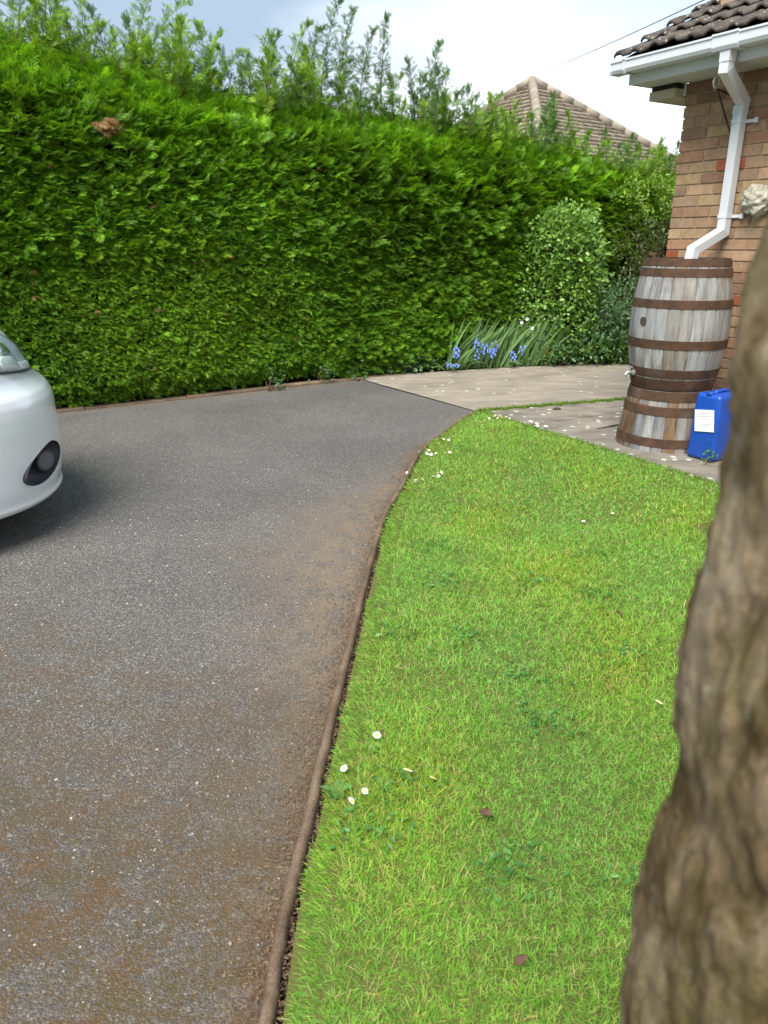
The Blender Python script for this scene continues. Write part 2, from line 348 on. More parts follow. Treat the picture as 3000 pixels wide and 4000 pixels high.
# ------------------------------------------------------------------ ground, drive, path, slabs
KERB = [(.80,6.42),(.59,5.98),(.43,5.56),(.31,5.27),(.23,4.99),(.165,4.68),(.12,4.40),(.06,4.1),(0,3.82),(-.045,3.45),(-.08,3.08),(-.11,2.75),(-.13,2.49),(-.16,2.14),(-.19,1.76),(-.21,1.48),(-.23,1.26),(-.235,1.1),(-.235,.9),(-.22,.4),(-.2,-1)]
def spline(P, n=6):
    P = [np.array(p, float) for p in P]; out = []
    for i in range(len(P) - 1):
        p0, p1, p2, p3 = P[max(i-1, 0)], P[i], P[i+1], P[min(i+2, len(P)-1)]
        for k in range(n):
            t = k / n; out.append(.5 * ((2*p1) + (-p0+p2)*t + (2*p0-5*p1+4*p2-p3)*t*t + (-p0+3*p1-3*p2+p3)*t**3))
    out.append(P[-1]); return np.array(out)
KC = spline(KERB, 5)                                   # left edge of the kerb
def kerb_x(y): return np.interp(y, KC[::-1, 1], KC[::-1, 0])
HB = np.array([(-7.2,3.7),(-5.6,4.72),(-3.29,6.17),(-2.85,6.44),(-1.71,7.15),(-.35,8.06),(.6,8.68),(1.5,9.30),(2.3,9.95),(3.3,10.7),(5.2,11.9)])   # hedge foot line
HS = np.concatenate([[0], np.cumsum(np.linalg.norm(np.diff(HB, axis=0), axis=1))]); HLEN = HS[-1]
def hedge_pt(s):
    x = np.interp(s, HS, HB[:, 0]); y = np.interp(s, HS, HB[:, 1]); e = .25
    dx = np.interp(s + e, HS, HB[:, 0]) - np.interp(s - e, HS, HB[:, 0]); dy = np.interp(s + e, HS, HB[:, 1]) - np.interp(s - e, HS, HB[:, 1])
    l = np.hypot(dx, dy); return np.stack([x, y], -1), np.stack([dx/l, dy/l], -1)      # point, tangent (to the right/away)

def poly(name, pts, z, mat, kind='structure'):
    me = bpy.data.meshes.new(name); me.from_pydata([(p[0], p[1], z) for p in pts], [], [tuple(range(len(pts)))])
    me.update(); o = link(name, me, mat)
    bm = bmesh.new(); bm.from_mesh(me); bmesh.ops.triangulate(bm, faces=bm.faces); bmesh.ops.recalc_face_normals(bm, faces=bm.faces)
    for f in bm.faces:
        if f.normal.z < 0: f.normal_flip()
    bm.to_mesh(me); bm.free()
    return tag(o, kind=kind)
def slabmesh(name, pts, z0, z1, mat, parent=None):
    n = len(pts); mb = MB(); a = sum(pts[i][0]*pts[(i+1) % n][1]-pts[(i+1) % n][0]*pts[i][1] for i in range(n))
    if a < 0: pts = pts[::-1]
    mb.add([(p[0], p[1], z0) for p in pts] + [(p[0], p[1], z1) for p in pts], [tuple(range(n, 2*n))] + [(i, (i+1) % n, n+(i+1) % n, n+i) for i in range(n)])
    return mb.build(name, mat, parent)

poly('ground', [(-400,-200),(400,-200),(400,600),(-400,600)], -.045, M['soil'])
# driveway as a fine grid carrying dirt and moss masks
def driveway():
    xs = np.concatenate([np.arange(-7.5, -2.5, .12), np.arange(-2.5, .95, .04)]); ys = np.concatenate([np.arange(-1, 7.6, .05), np.arange(7.6, 8.6, .05)])
    # rows follow y, each row ends at kerb/path
    V = []; nx = 110; D_ = []; Mo = []
    ny = len(ys)
    for y in ys:
        xr = kerb_x(y) + .01 if y < 6.38 else np.interp(y, [6.38, 8.3], [.86, -.37])
        xl = np.interp(y, HB[:, 1], HB[:, 0]) + .05 if y > 3.7 else -7.2
        xl = min(xl, xr - .02); t = 1 - (1 - np.linspace(0, 1, nx)) ** 1.8
        for tt in t: V.append((xl + (xr - xl) * tt, y, 0))
    V = np.array(V); k = kerb_x(V[:, 1]); dist = np.maximum(k - V[:, 0], 0)
    nz = noise2(5, 9, (1, 5))(V * [1, 1, 0]); wdt = .09 + .36 * np.exp(-((V[:, 1] - 3.55) / .62) ** 2) + .16 * np.exp(-((V[:, 1] - 2.7) / .7) ** 2)
    dirt = np.exp(-(dist / (wdt * (1 + .35 * nz).clip(.4, 2))) ** 1.5) * np.where(V[:, 1] < 5.2, 1, .5) + .26 * np.exp(-(dist / .60) ** 2) * (1 / (1 + np.exp((V[:, 1] - 4.6) * 4)))
    hd = np.full(len(V), 9.)
    for i in range(len(HB) - 1):
        a, b = HB[i], HB[i+1]; ab = b - a; tt = (((V[:, :2] - a) @ ab) / (ab @ ab)).clip(0, 1); hd = np.minimum(hd, np.linalg.norm(V[:, :2] - a - tt[:, None] * ab, axis=1))
    dirt = np.maximum(dirt, .8 * np.exp(-(hd / .16) ** 2)).clip(0, 1)
    moss = (1 / (1 + np.exp((V[:, 1] - 1.75 + .35 * nz + .35 * V[:, 0]) * 3.6))).clip(0, 1)
    F = np.array([(j*nx+i, j*nx+i+1, (j+1)*nx+i+1, (j+1)*nx+i) for j in range(ny-1) for i in range(nx-1)])
    V[:, 2] = .004 * noise2(8, 6, (.5, 2))(V * [1, 1, 0])
    me = np_mesh('driveway', V, F, smooth=True)
    for nme, arr in (('dirt', dirt), ('moss', moss)):
        a = me.attributes.new(nme, 'FLOAT', 'POINT'); a.data.foreach_set('value', arr.astype(np.float32))
    o = link('driveway', me, M['asphalt']); tag(o, 'grey asphalt drive with brown dust and moss', kind='structure')
driveway()
# lawn soil, kerb
U = R(31.5); TW = np.array((math.sin(U), -math.cos(U))); NW = np.array((-math.cos(U), -math.sin(U))); CW = np.array((2.18, 6.05))   # wall run (towards camera), outward normal, corner
LE0 = np.array((.84, 6.36)); LE = lambda q: LE0 + np.array((.4985, -.8669)) * q       # lawn / slab edge
lawn_pts = [tuple(p + [.045, 0]) for p in KC] + [(5.2, -1), tuple(LE(8.0)), tuple(LE(0))]
poly('lawn_ground', lawn_pts, .018, M['lawn_soil'])
def kerb():
    mb = MB(); prof = [(-.002, -.02), (-.001, .014), (.005, .023), (.013, .027), (.021, .024), (.027, .014), (.029, -.02)]
    C_ = spline(KERB, 14)
    d = np.gradient(C_, axis=0); d /= np.linalg.norm(d, axis=1)[:, None]; nrm = np.stack([-d[:, 1], d[:, 0]], 1); nrm *= np.sign(nrm[:, :1] + 1e-9)
    s = np.concatenate([[0], np.cumsum(np.linalg.norm(np.diff(C_, axis=0), axis=1))])
    vs = []; n = len(prof)
    for i in range(len(C_)):
        j = .0012 * math.sin(s[i] * 23) + .0012 * math.sin(s[i] * 57 + 1) + random.uniform(-.0012, .0012); joint = .006 if (s[i] % .92) < .02 else 0
        for (o, z) in prof: p = C_[i] + nrm[i] * (o + j); vs.append((p[0], p[1], z + j - (joint if z > 0 else 0)))
    fs = [(i*n+k, i*n+k+1, (i+1)*n+k+1, (i+1)*n+k) for i in range(len(C_)-1) for k in range(n-1)]
    mb.add(vs, fs); o = mb.build('kerb', M['kerb'], smooth=True); tag(o, kind='structure')
kerb()
# concrete path beyond the drive
poly('path', [(-.27,8.07),(-.2,8.17),(.37,8.42),(1.49,8.85),(3.01,9.21),(4.4,9.6),(7.5,11.2),(7.5,9.9),(3.6,7.75),(2.3,6.98),(1.57,6.70),(.80,6.42)], .012, M['concrete'])
tag(bpy.data.objects['path'], kind='structure')
# slab pavement along the house
def pavement():
    root = thing('pavement', None, None); root['kind'] = 'structure'
    e = np.array((.9356, .3530))
    def P(q, r):  # q along house, r 0 lawn edge .. 1 wall
        return LE(q) + r * (-NW) * 1.06
    cuts = [(-.05, .62, 0, 1), (.63, 1.55, 0, 1), (1.56, 2.45, 0, 1), (2.46, 3.4, 0, 1), (3.41, 4.4, 0, 1), (4.41, 6.4, 0, 1)]
    for (a, b, c, d_) in cuts:
        sk = .22
        pts = [P(a, 0), P(b, 0), P(b - sk * 0 + .05, 1), P(a + .05, 1)]
        if a < 0: pts = [LE(0) + [.03, -.03], P(b, 0), P(b + .05, 1), CW + np.array((.30, .25)), CW + np.array((.10, .80)), LE(0) + [.75, .35]]
        o = slabmesh('slab', [tuple(p) for p in pts], -.03, .020 + random.uniform(0, .004), M['slab'], root)
pavement()
# kerb stones at the hedge foot
def hedge_kerb():
    mb = MB(); s = 0.3
    while s < np.interp(-.4, HB[:, 0], HS):
        l = random.uniform(.75, .95); (p0, t0) = hedge_pt(np.array(s)); (p1, t1) = hedge_pt(np.array(s + l - .012)); nn = np.array((t0[1], -t0[0]))
        a = p0 + nn * .055; b = p1 + nn * .055; c = p1 - nn * .06; d = p0 - nn * .06; z = .022 + random.uniform(-.006, .006)
        mb.add([(*a, -.02), (*b, -.02), (*c, -.02), (*d, -.02), (*a, z), (*b, z), (*c, z), (*d, z)], [(4,5,6,7),(0,1,5,4),(1,2,6,5),(2,3,7,6),(3,0,4,7)])
        s += l
    tag(mb.build('kerb_stones', M['stone'], bevel=.006), kind='structure')
hedge_kerb()
# ------------------------------------------------------------------ grass
def in_poly(P, poly):
    poly = np.array(poly); c = np.zeros(len(P), bool); j = len(poly) - 1
    for i in range(len(poly)):
        xi, yi = poly[i]; xj, yj = poly[j]
        with np.errstate(divide='ignore', invalid='ignore'):
            c ^= ((yi > P[:, 1]) != (yj > P[:, 1])) & (P[:, 0] < (xj - xi) * (P[:, 1] - yi) / (yj - yi) + xi)
        j = i
    return c
GT = np.array([(0, .5, 0), (0, -.5, 0), (.4, .42, .0), (.4, -.42, .0), (.75, .28, -.05), (.75, -.28, -.05), (1, 0, -.16)])
GF3 = np.array([(0,1,3),(0,3,2),(2,3,5),(2,5,4),(4,5,6)])
def grass():
    P = []; Wd = []
    def scatter(n, x0, x1, y0, y1, f=1.):
        p = np.stack([rng.uniform(x0, x1, n), rng.uniform(y0, y1, n)], 1); P.append(p); Wd.append(np.full(n, f))
    scatter(125000, -.3, 1.15, .75, 2.1, .62)
    scatter(125000, -.2, 1.6, 2.1, 3.6, .78)
    scatter(120000, -.1, 2.3, 3.6, 6.4, 1.1)
    scatter(26000, 1.0, 5.2, -.9, 5, 1.7); scatter(12000, -.3, 1.4, -.9, .85, 1.7)
    P = np.concatenate(P); Wd = np.concatenate(Wd)
    k = in_poly(P, lawn_pts); P = P[k]; Wd = Wd[k]
    e = P[:, 0] - kerb_x(P[:, 1]); nz3 = np.concatenate([P, np.zeros((len(P), 1))], 1)
    jag = .062 + .018 * noise2(44, 8, (8, 22))(nz3)
    jag = np.where(P[:, 1] > 3.3, .042 + .006 * noise2(45, 6, (8, 22))(nz3), jag)
    k = e > jag; P, Wd, nz3, e = P[k], Wd[k], nz3[k], e[k]
    # thin worn spots
    a = noise2(3, 9, (2, 6))(nz3); b = noise2(4, 9, (.5, 1.6))(nz3); c = noise2(6, 12, (6, 16))(nz3)
    k = rng.random(len(P)) < np.where(c < -.62, .55, 1); P, Wd, nz3, a, b, c, e = P[k], Wd[k], nz3[k], a[k], b[k], c[k], e[k]
    N = len(P); az = rng.uniform(0, 2*np.pi, N) ; az = np.where(e < .12, az * .25 + np.pi * .78, az); el = rng.uniform(R(8), R(72), N)
    X = np.stack([np.cos(az) * np.cos(el), np.sin(az) * np.cos(el), np.sin(el)], 1)
    Z = np.stack([-np.cos(az) * np.sin(el), -np.sin(az) * np.sin(el), np.cos(el)], 1) + rng.normal(0, .5, (N, 3))
    ln = rng.gamma(9, .0024, N) * (1 + .25 * a) * (.8 + .25 * Wd); ln = ln.clip(.009, .05)
    wd = rng.uniform(.0016, .0032, N) * Wd * 1.15
    col = palette(N, [(.200,.45,.036), (.155,.385,.032), (.27,.51,.062), (.180,.42,.068)], jit=.15)
    yel = rng.random(N) < (.17 + .08 * a + .08 * b).clip(.02, .45); col[yel] = palette(yel.sum(), [(.50,.50,.16), (.42,.45,.10), (.48,.40,.19)])
    col *= (1 + .10 * b + .09 * c)[:, None]; col[:, 0] *= 1 + .08 * a; col[:, 2] *= (1 - .3 * a).clip(.3, 2)
    pos = np.concatenate([P, np.full((N, 1), .016)], 1)
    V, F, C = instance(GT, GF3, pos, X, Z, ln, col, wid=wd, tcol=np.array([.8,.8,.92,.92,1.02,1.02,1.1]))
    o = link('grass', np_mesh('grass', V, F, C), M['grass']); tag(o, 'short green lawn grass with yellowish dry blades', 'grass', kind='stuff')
    # grass in the joint between path and slabs, and along edges
    n = 5200; t = rng.random(n); p = np.array((.82, 6.40)) + t[:, None] * (np.array((2.42, 6.97)) - np.array((.82, 6.40))); p[:, 1] -= rng.random(n) * (.04 + .05 * np.sin(t * 30) ** 2) + .01
    n2_ = 2600; q = rng.uniform(0, 4, n2_); p2 = np.array([LE(v) for v in q]) + rng.normal(0, .012, (n2_, 2)); P = np.concatenate([p, p2]); N = len(P)
    az = rng.uniform(0, 6.28, N); el = rng.uniform(.2, 1.3, N); X = np.stack([np.cos(az) * np.cos(el), np.sin(az) * np.cos(el), np.sin(el)], 1)
    V, F, C = instance(GT, GF3, np.concatenate([P, np.full((N, 1), .015)], 1), X, rng.normal(0, 1, (N, 3)), rng.uniform(.015, .045, N), palette(N, [(.16,.30,.03), (.22,.30,.05), (.10,.20,.02)]), wid=rng.uniform(.003, .006, N))
    o = link('joint_grass', np_mesh('joint_grass', V, F, C), M['grass']); tag(o, 'grass and moss growing in the joint between path and slabs', 'grass', kind='stuff')
    # clover and broad-leaved weeds scattered through the lawn
    cen = [(.02,2.45),(.30,2.42),(.62,2.9),(.25,3.3),(.85,2.3),(.5,1.9),(1.0,3.2),(.75,3.9),(.3,1.35),(.62,1.25),(.03,1.62),(-.02,1.45),(.9,2.75),(.25,2.9),(.55,5.1),(.48,2.15)]
    ps = np.concatenate([np.array(c_) + rng.normal(0, .045, (46, 2)) * [1.3, 1] for c_ in cen]); ps = ps[(ps[:, 0] - kerb_x(ps[:, 1])) > .09]; N = len(ps)
    az = rng.uniform(0, 6.28, N); X = np.stack([np.cos(az), np.sin(az), rng.uniform(0, .5, N)], 1); Z = rng.normal(0, .35, (N, 3)) + [0, 0, 1]
    V, F, C = instance(LEAF[0], LEAF[1], np.concatenate([ps, rng.uniform(.025, .04, (N, 1))], 1), norm(X), Z, rng.uniform(.012, .024, N), palette(N, [(.06,.19,.03), (.08,.23,.06), (.11,.27,.05)]))
    o = link('clover', np_mesh('clover', V, F, C), M['leaf']); tag(o, 'dark green clover leaves dotted in the lawn', 'clover', kind='stuff')
grass()
def litter():
    # dry needles and crumbs swept against the kerb and the hedge foot
    n = 9000; y = rng.uniform(.7, 5.4, n); d = rng.exponential(.035, n) + (rng.random(n) < .3) * rng.exponential(.12, n) * np.exp(-((y - 3.5) / 1.0) ** 2) * 2.2; x = kerb_x(y) - d
    k = d < .7; P = np.stack([x, y], 1)[k]
    m_ = 5000; P2 = np.stack([kerb_x(yy := rng.uniform(.7, 3.5, m_)) + rng.uniform(.028, .070, m_), yy], 1)
    s = rng.uniform(1.5, HS[5] + .2, 3200); p, t = hedge_pt(s); P3 = p + np.stack([t[:, 1], -t[:, 0]], 1) * (rng.exponential(.05, len(s)) + .0)[:, None]
    m4 = 500; P4 = np.stack([rng.uniform(-2.5, .1, m4), rng.uniform(.9, 6.5, m4)], 1); P4 = P4[P4[:, 0] < kerb_x(P4[:, 1])]
    P = np.concatenate([P, P2, P3, P4]); N = len(P); az = rng.uniform(0, 6.28, N)
    X = np.stack([np.cos(az), np.sin(az), rng.uniform(-.05, .25, N)], 1); z = np.full(N, .006); z[len(P)-len(P4)-len(P3):len(P)-len(P4)] = .02
    V, F, C = instance(GT, GF3, np.concatenate([P, z[:, None]], 1), X, rng.normal(0, .5, (N, 3)) + [0, 0, 1], rng.uniform(.004, .016, N), palette(N, [(.14,.088,.05), (.08,.05,.03), (.26,.19,.115), (.12,.062,.032)], jit=.3), wid=rng.uniform(.001, .003, N))
    o = link('leaf_litter', np_mesh('leaf_litter', V, F, C), M['litter']); tag(o, 'brown dry needles and crumbs along the kerb and hedge foot', 'leaf litter', kind='stuff')
    # loose grit on the drive
    N = 2600; P = np.stack([rng.uniform(-2.6, .6, N), rng.uniform(.8, 6.5, N)], 1); P = P[P[:, 0] < kerb_x(P[:, 1]) - .02]; N = len(P)
    T = np.array([(-.5,-.4,0),(.5,-.35,0),(.45,.4,0),(-.4,.45,0),(.05,0,.5)]); TF = np.array([(0,1,4),(1,2,4),(2,3,4),(3,0,4)]); az = rng.uniform(0, 6.28, N)
    V, F, C = instance(T, TF, np.concatenate([P, np.full((N, 1), .001)], 1), np.stack([np.cos(az), np.sin(az), az * 0], 1), np.tile([0., 0, 1], (N, 1)), rng.uniform(.002, .006, N), palette(N, [(.5,.47,.42), (.3,.28,.25), (.6,.5,.35), (.12,.11,.1)], jit=.2))
    o = link('gravel', np_mesh('gravel', V, F, C), M['litter']); tag(o, 'tiny loose stone chips lying on the asphalt', 'gravel', kind='stuff')
litter()

# ------------------------------------------------------------------ conifer hedge
LUMP = noise2(21, 10, (.6, 2.2)); LUMP2 = noise2(22, 12, (2.5, 6))
def top_h(s):
    return np.interp(s, [0, HS[2], HS[3], HS[4], HS[5], HS[6], HS[7], HS[8], HS[9], HLEN], [3.02, 2.98, 2.86, 2.66, 2.57, 2.56, 2.53, 2.48, 2.32, 2.25])
def prof_pt(s, v):
    """v in 0..1 goes up the face and over the top; returns point and outward normal"""
    H = top_h(s); p, t = hedge_pt(s); nn = np.stack([t[..., 1], -t[..., 0]], -1)
    vs_ = [0, .05, .40, .56, .66, .76, .88, 1.0]
    ins = np.interp(v, vs_, [.10, .0, .0, .03, .14, .38, .75, 1.25]); zz = np.interp(v, vs_, [.06, .22, 1.35, .78, .88, .95, 1.0, 1.0])
    z = np.where(v < .40, np.interp(v, [0, .05, .40], [.06, .24, 1.35]), np.interp(v, [.40, .56, .66, .76, .88, 1], [.0, .56, .80, .93, 1.0, .98]) * (H - 1.35) + 1.35)
    P = np.concatenate([p - nn * ins[..., None], z[..., None]], -1)
    up = np.interp(v, [0, .5, .62, .76, 1], [-.15, .05, .55, 1.1, 3]); N_ = np.concatenate([nn, up[..., None]], -1); N_ = N_ / np.linalg.norm(N_, axis=-1)[..., None]
    P = P + N_ * (.085 * LUMP(P.reshape(-1, 3)).reshape(P.shape[:-1]) + .035 * LUMP2(P.reshape(-1, 3)).reshape(P.shape[:-1]))[..., None]
    return P, N_, np.concatenate([t, np.zeros_like(t[..., :1])], -1)
def sprays(pos, D, Nn, size, n_per, col, fan=45, tpl=None, spread=.5):
    """bough clusters: n_per sprays fanned around direction D in the plane with normal Nn"""
    m = len(pos); D = norm(D); Nn = norm(Nn - (Nn * D).sum(1)[:, None] * D); S = np.cross(Nn, D)
    r_ = lambda *a: rng.uniform(*a, size=(m, n_per))
    a = r_(-1, 1) * R(fan); off = r_(0, 1) * spread; lat = np.sin(a) * off * .9
    P = pos[:, None] + D[:, None] * (off * size[:, None])[..., None] + S[:, None] * (lat * size[:, None])[..., None] + Nn[:, None] * (rng.normal(0, .10, (m, n_per)) * size[:, None])[..., None]
    X = D[:, None] * np.cos(a)[..., None] + S[:, None] * np.sin(a)[..., None] + Nn[:, None] * rng.normal(0, .22, (m, n_per))[..., None]
    Z = Nn[:, None] + rng.normal(0, .35, (m, n_per, 3))
    sz = size[:, None] * r_(.65, 1.15); C = col[:, None] * r_(.85, 1.2)[..., None]
    P, X, Z, sz, C = P.reshape(-1, 3), norm(X.reshape(-1, 3)), Z.reshape(-1, 3), sz.ravel(), C.reshape(-1, 3)
    out = []; h = len(P) // 2; tpls = SPR if tpl is None else [tpl, tpl]
    for i, sl in enumerate((slice(0, h), slice(h, None))):
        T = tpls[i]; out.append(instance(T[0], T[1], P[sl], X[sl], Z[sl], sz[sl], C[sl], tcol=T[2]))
    return out
def hedge():
    root = thing('hedge', 'long tall clipped green conifer hedge beside the drive, shaggy along its top', 'hedge', (0, 0, 0))
    # inner mass of twigs
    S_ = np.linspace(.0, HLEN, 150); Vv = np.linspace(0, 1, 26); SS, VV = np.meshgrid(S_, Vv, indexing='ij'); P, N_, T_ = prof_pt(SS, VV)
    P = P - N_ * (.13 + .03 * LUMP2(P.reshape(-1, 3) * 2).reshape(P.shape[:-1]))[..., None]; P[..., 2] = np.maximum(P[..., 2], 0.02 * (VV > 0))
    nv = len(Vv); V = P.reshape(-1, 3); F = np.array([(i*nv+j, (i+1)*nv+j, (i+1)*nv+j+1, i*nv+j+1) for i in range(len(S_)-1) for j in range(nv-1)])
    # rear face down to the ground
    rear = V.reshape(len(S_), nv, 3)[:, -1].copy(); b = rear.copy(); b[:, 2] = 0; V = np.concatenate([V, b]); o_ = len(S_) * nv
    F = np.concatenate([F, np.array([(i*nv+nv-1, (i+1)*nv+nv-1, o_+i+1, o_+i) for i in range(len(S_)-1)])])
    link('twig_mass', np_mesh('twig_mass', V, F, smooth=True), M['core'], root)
    parts = []
    greens = [(.165,.345,.014), (.120,.275,.014), (.250,.440,.022), (.070,.185,.020), (.135,.305,.018)]
    def zone(n, s0, s1, v0, v1, size, nper, upb, latb, depth, cols, bright=1., tpl=None):
        s = rng.uniform(s0, s1, n); v = rng.uniform(v0, v1, n); P, N_, T_ = prof_pt(s, v)
        P = P - N_ * (depth * rng.random(n) ** 1.3)[:, None]
        D = N_ * rng.uniform(.5, 1.1, n)[:, None] + T_ * (latb + rng.normal(0, .55, n))[:, None] + np.array([0, 0, 1.]) * (upb + rng.normal(0, .28, n))[:, None]
        Nn = np.array([0, 0, 1.]) + N_ * rng.uniform(-.05, .65, n)[:, None] + rng.normal(0, .25, (n, 3))
        col = palette(n, cols, jit=.20) * bright; q = .5 + .5 * noise2(31, 9, (1.0, 3.0))(P); col *= (.80 + .42 * q)[:, None]; col[:, 0] *= (1 + .10 * (noise2(32, 8, (.5, 1.5))(P) > .35))
        return sprays(P, D, Nn, rng.uniform(.75, 1.3, n) * size, nper, col, 50, tpl, .6)
    sA, sB = HS[4] + .9, HS[5] + .1
    parts += zone(24000, 1.6, HS[5], .0, .52, .056, 8, .08, .60, .05, greens, 1.05, SPRS)          # clipped lower face, fine texture
    parts += zone(6800, 1.6, HS[5], .38, .72, .088, 6, .22, .55, .06, greens, 1.05)   # shaggier shoulder
    parts += zone(3800, 1.6, HS[6], .62, .95, .135, 6, .55, .20, .10, greens, 1.12)
    parts += zone(5200, sB - .4, HS[8], .0, .50, .088, 7, -.05, -.2, .06, greens, .95)    # coarser layered face at the far end
    parts += zone(3600, sB - .2, HLEN - .3, .42, .98, .125, 7, .30, -.1, .08, greens + [(.10,.20,.02)], 1.05)
    parts += zone(1300, HS[8], HLEN, .0, .6, .14, 6, 0, 0, .05, greens, .85)
    parts += zone(900, 0, 1.6, .0, .95, .15, 6, .2, 0, .05, greens)
    # dead brown sprays
    n = 46; s = rng.uniform(2.5, HS[6], n); v = rng.uniform(.05, .6, n); P, N_, T_ = prof_pt(s, v); P += N_ * .04
    dd = sprays(P, N_ + T_ * .3 - [0, 0, .6], N_ + [0, 0, .3], rng.uniform(.03, .06, n), 3, palette(n, [(.24,.12,.04), (.16,.08,.035)]), 40)
    s1 = np.full(14, HS[3] + .62) + rng.normal(0, .035, 14); P, N_, T_ = prof_pt(s1, np.full(14, .60)); P += N_ * .10 - T_ * .02
    dd += sprays(P, N_ * .4 + T_ * .8 - [0, 0, .6] + rng.normal(0, .2, (14, 3)), N_ + [0, 0, .3], rng.uniform(.08, .12, 14), 4, palette(14, [(.34,.20,.08), (.24,.13,.05)]), 30)
    V, F, C = join(dd); link('dead_spray', np_mesh('dead_spray', V, F, C), M['conifer'], root)
    # upright leaders
    def leader(base, h, lean, seed, colr, droop=.25, dens=1., spr=1.):
        r = np.random.default_rng(seed); n = max(int(h / .035 * dens), 6); t = np.linspace(0, 1, n)
        wob = r.normal(0, .03 * h, 2)
        lean = np.array(lean); pts = base + np.outer(t, [0, 0, h]) + np.outer(t ** 2, [lean[0], lean[1], 0]) + np.outer(np.sin(t * 4), [wob[0], wob[1], 0]); pts[:, 2] -= droop * h * np.maximum(t - .75, 0) ** 2 * 4
        stem = MB(); stem.tube([tuple(p) for p in pts[::2]] + [tuple(pts[-1])], [float(.007 * (1 - .8 * tt)) for tt in list(t[::2]) + [1.0]], 4, col=(.9, .8, .5))
        k = np.repeat(np.arange(n), 2)[4:]; tt = t[k]; az = k * 2.4 + np.tile([0, np.pi], len(k) // 2 + 1)[:len(k)] + r.normal(0, .4, len(k))
        L_ = ((1 - tt) * .55 + .18) * min(h, .8) * .5 * r.uniform(.6, 1.2, len(k)) * spr
        el = lerp(R(25), R(62), tt) + r.normal(0, .15, len(k)); D = np.stack([np.cos(az) * np.cos(el), np.sin(az) * np.cos(el), np.sin(el)], 1)
        out = []; C0 = palette(len(k), colr, r, .1)
        for q, m_ in ((0.0, .62), (.38, .55), (.68, .48)):
            P = pts[k] + D * (L_ * q)[:, None]; P[:, 2] -= .1 * L_ * q
            X = D + r.normal(0, .28, D.shape); T = SPR[1] if q < .6 else SPR[0]
            out.append(instance(T[0], T[1], P, norm(X), r.normal(0, .5, D.shape) + [0, -.3, .8], (L_ * m_).clip(.05, .24), C0, tcol=T[2]))
        # terminal
        out.append(instance(SPR[0][0], SPR[0][1], pts[-3:], norm(pts[-3:] - pts[-6:-3]), r.normal(0, 1, (3, 3)), np.full(3, .09), palette(3, colr, r), tcol=SPR[0][2]))
        return stem, join(out)
    cg = [(.17,.32,.018), (.12,.25,.02), (.25,.41,.02)]; cb = [(.10,.20,.04), (.13,.25,.045), (.07,.15,.03)]
    spec = []   # s along hedge, inset, height above mass, lean, colour
    for s_, ins, h, lx, c_ in [
        (HS[2]-1.2,.5,.9,.1,cg),(HS[2]-.8,.6,.8,-.1,cg),(HS[2]-.35,.5,.75,.15,cg),(HS[2]+.05,.35,.95,.05,cg),(HS[2]+.3,.7,.9,-.12,cg),(HS[3]-.1,.5,.85,-.25,cg),(HS[3]+.15,.6,.75,.2,cg),(HS[3]+.38,.45,.95,.15,cg),
        (HS[3]+.62,.6,.62,.15,cg),(HS[3]+.85,.55,.55,-.05,cb),(HS[3]+1.05,.5,.78,.28,cg),(HS[3]+1.18,.6,.80,.45,cg),(HS[4]+.12,.55,.52,.22,cg),(HS[4]+.33,.5,.60,.28,cg),(HS[4]+.52,.6,.50,.3,cg),
        (HS[4]+.75,.7,.55,-.1,cb),(HS[4]+.95,.5,.50,.12,cg),(HS[4]+1.12,.7,.75,.15,cb),(HS[4]+1.3,.6,.90,.25,cg),(HS[4]+1.45,.5,.85,.18,cb),
        (HS[5]+.05,.6,1.18,.22,cb),(HS[5]+.25,.6,1.12,.18,cb),(HS[5]+.30,.7,.65,.1,cb),(HS[5]+.5,.55,.95,.12,cb),(HS[5]+.78,.6,1.12,.05,cb),(HS[5]+.95,.7,.60,.1,cg),(HS[6]+.10,.6,.72,-.1,cb),(HS[6]+.34,.6,.98,.05,cb),(HS[6]+.5,.6,.70,.05,cg),
        (HS[6]+.55,.6,.45,-.05,cg),(HS[6]+.8,.7,.55,.06,cb),(HS[7]+.15,.6,.35,.08,cg),(HS[7]+.4,.6,.40,.0,cg),(HS[7]+.75,.7,.35,.04,cb),(HS[8]+.1,.5,.60,.08,cb),(HS[8]+.35,.6,.42,-.05,cb),(HS[8]+.8,.7,.30,.05,cb),(HS[9]-.1,.8,.45,.02,cb),(HS[9]+.4,.7,.4,.05,cb)]:
        spec.append((s_, ins, h, lx, c_, 1., 1.))
    for s_, h, lx in [(HS[6]+.2,.62,.05),(HS[6]+.42,.70,.0),(HS[7]-.1,.5,.05),(HS[7]+.28,.55,-.05),(HS[7]+.55,.4,.0),(HS[8]+.22,.75,.06),(HS[8]+.6,.5,.0),(HS[9]+.1,.55,.0)]: spec.append((s_, .65, h, lx, cb, .8, 1.3))
    nlead = len(spec)
    for i in range(210):   # short bushy growth that makes the shaggy top
        s_ = random.uniform(HS[2] - 2.6, HLEN - .3); far = s_ > HS[5]
        spec.append((s_, random.uniform(.15, 1.15), random.uniform(.22, .58) * (.85 if far else 1.1), random.uniform(-.1, .2), cb if random.random() < (.5 if far else .25) else cg, .9, 1.25))
    fol = []
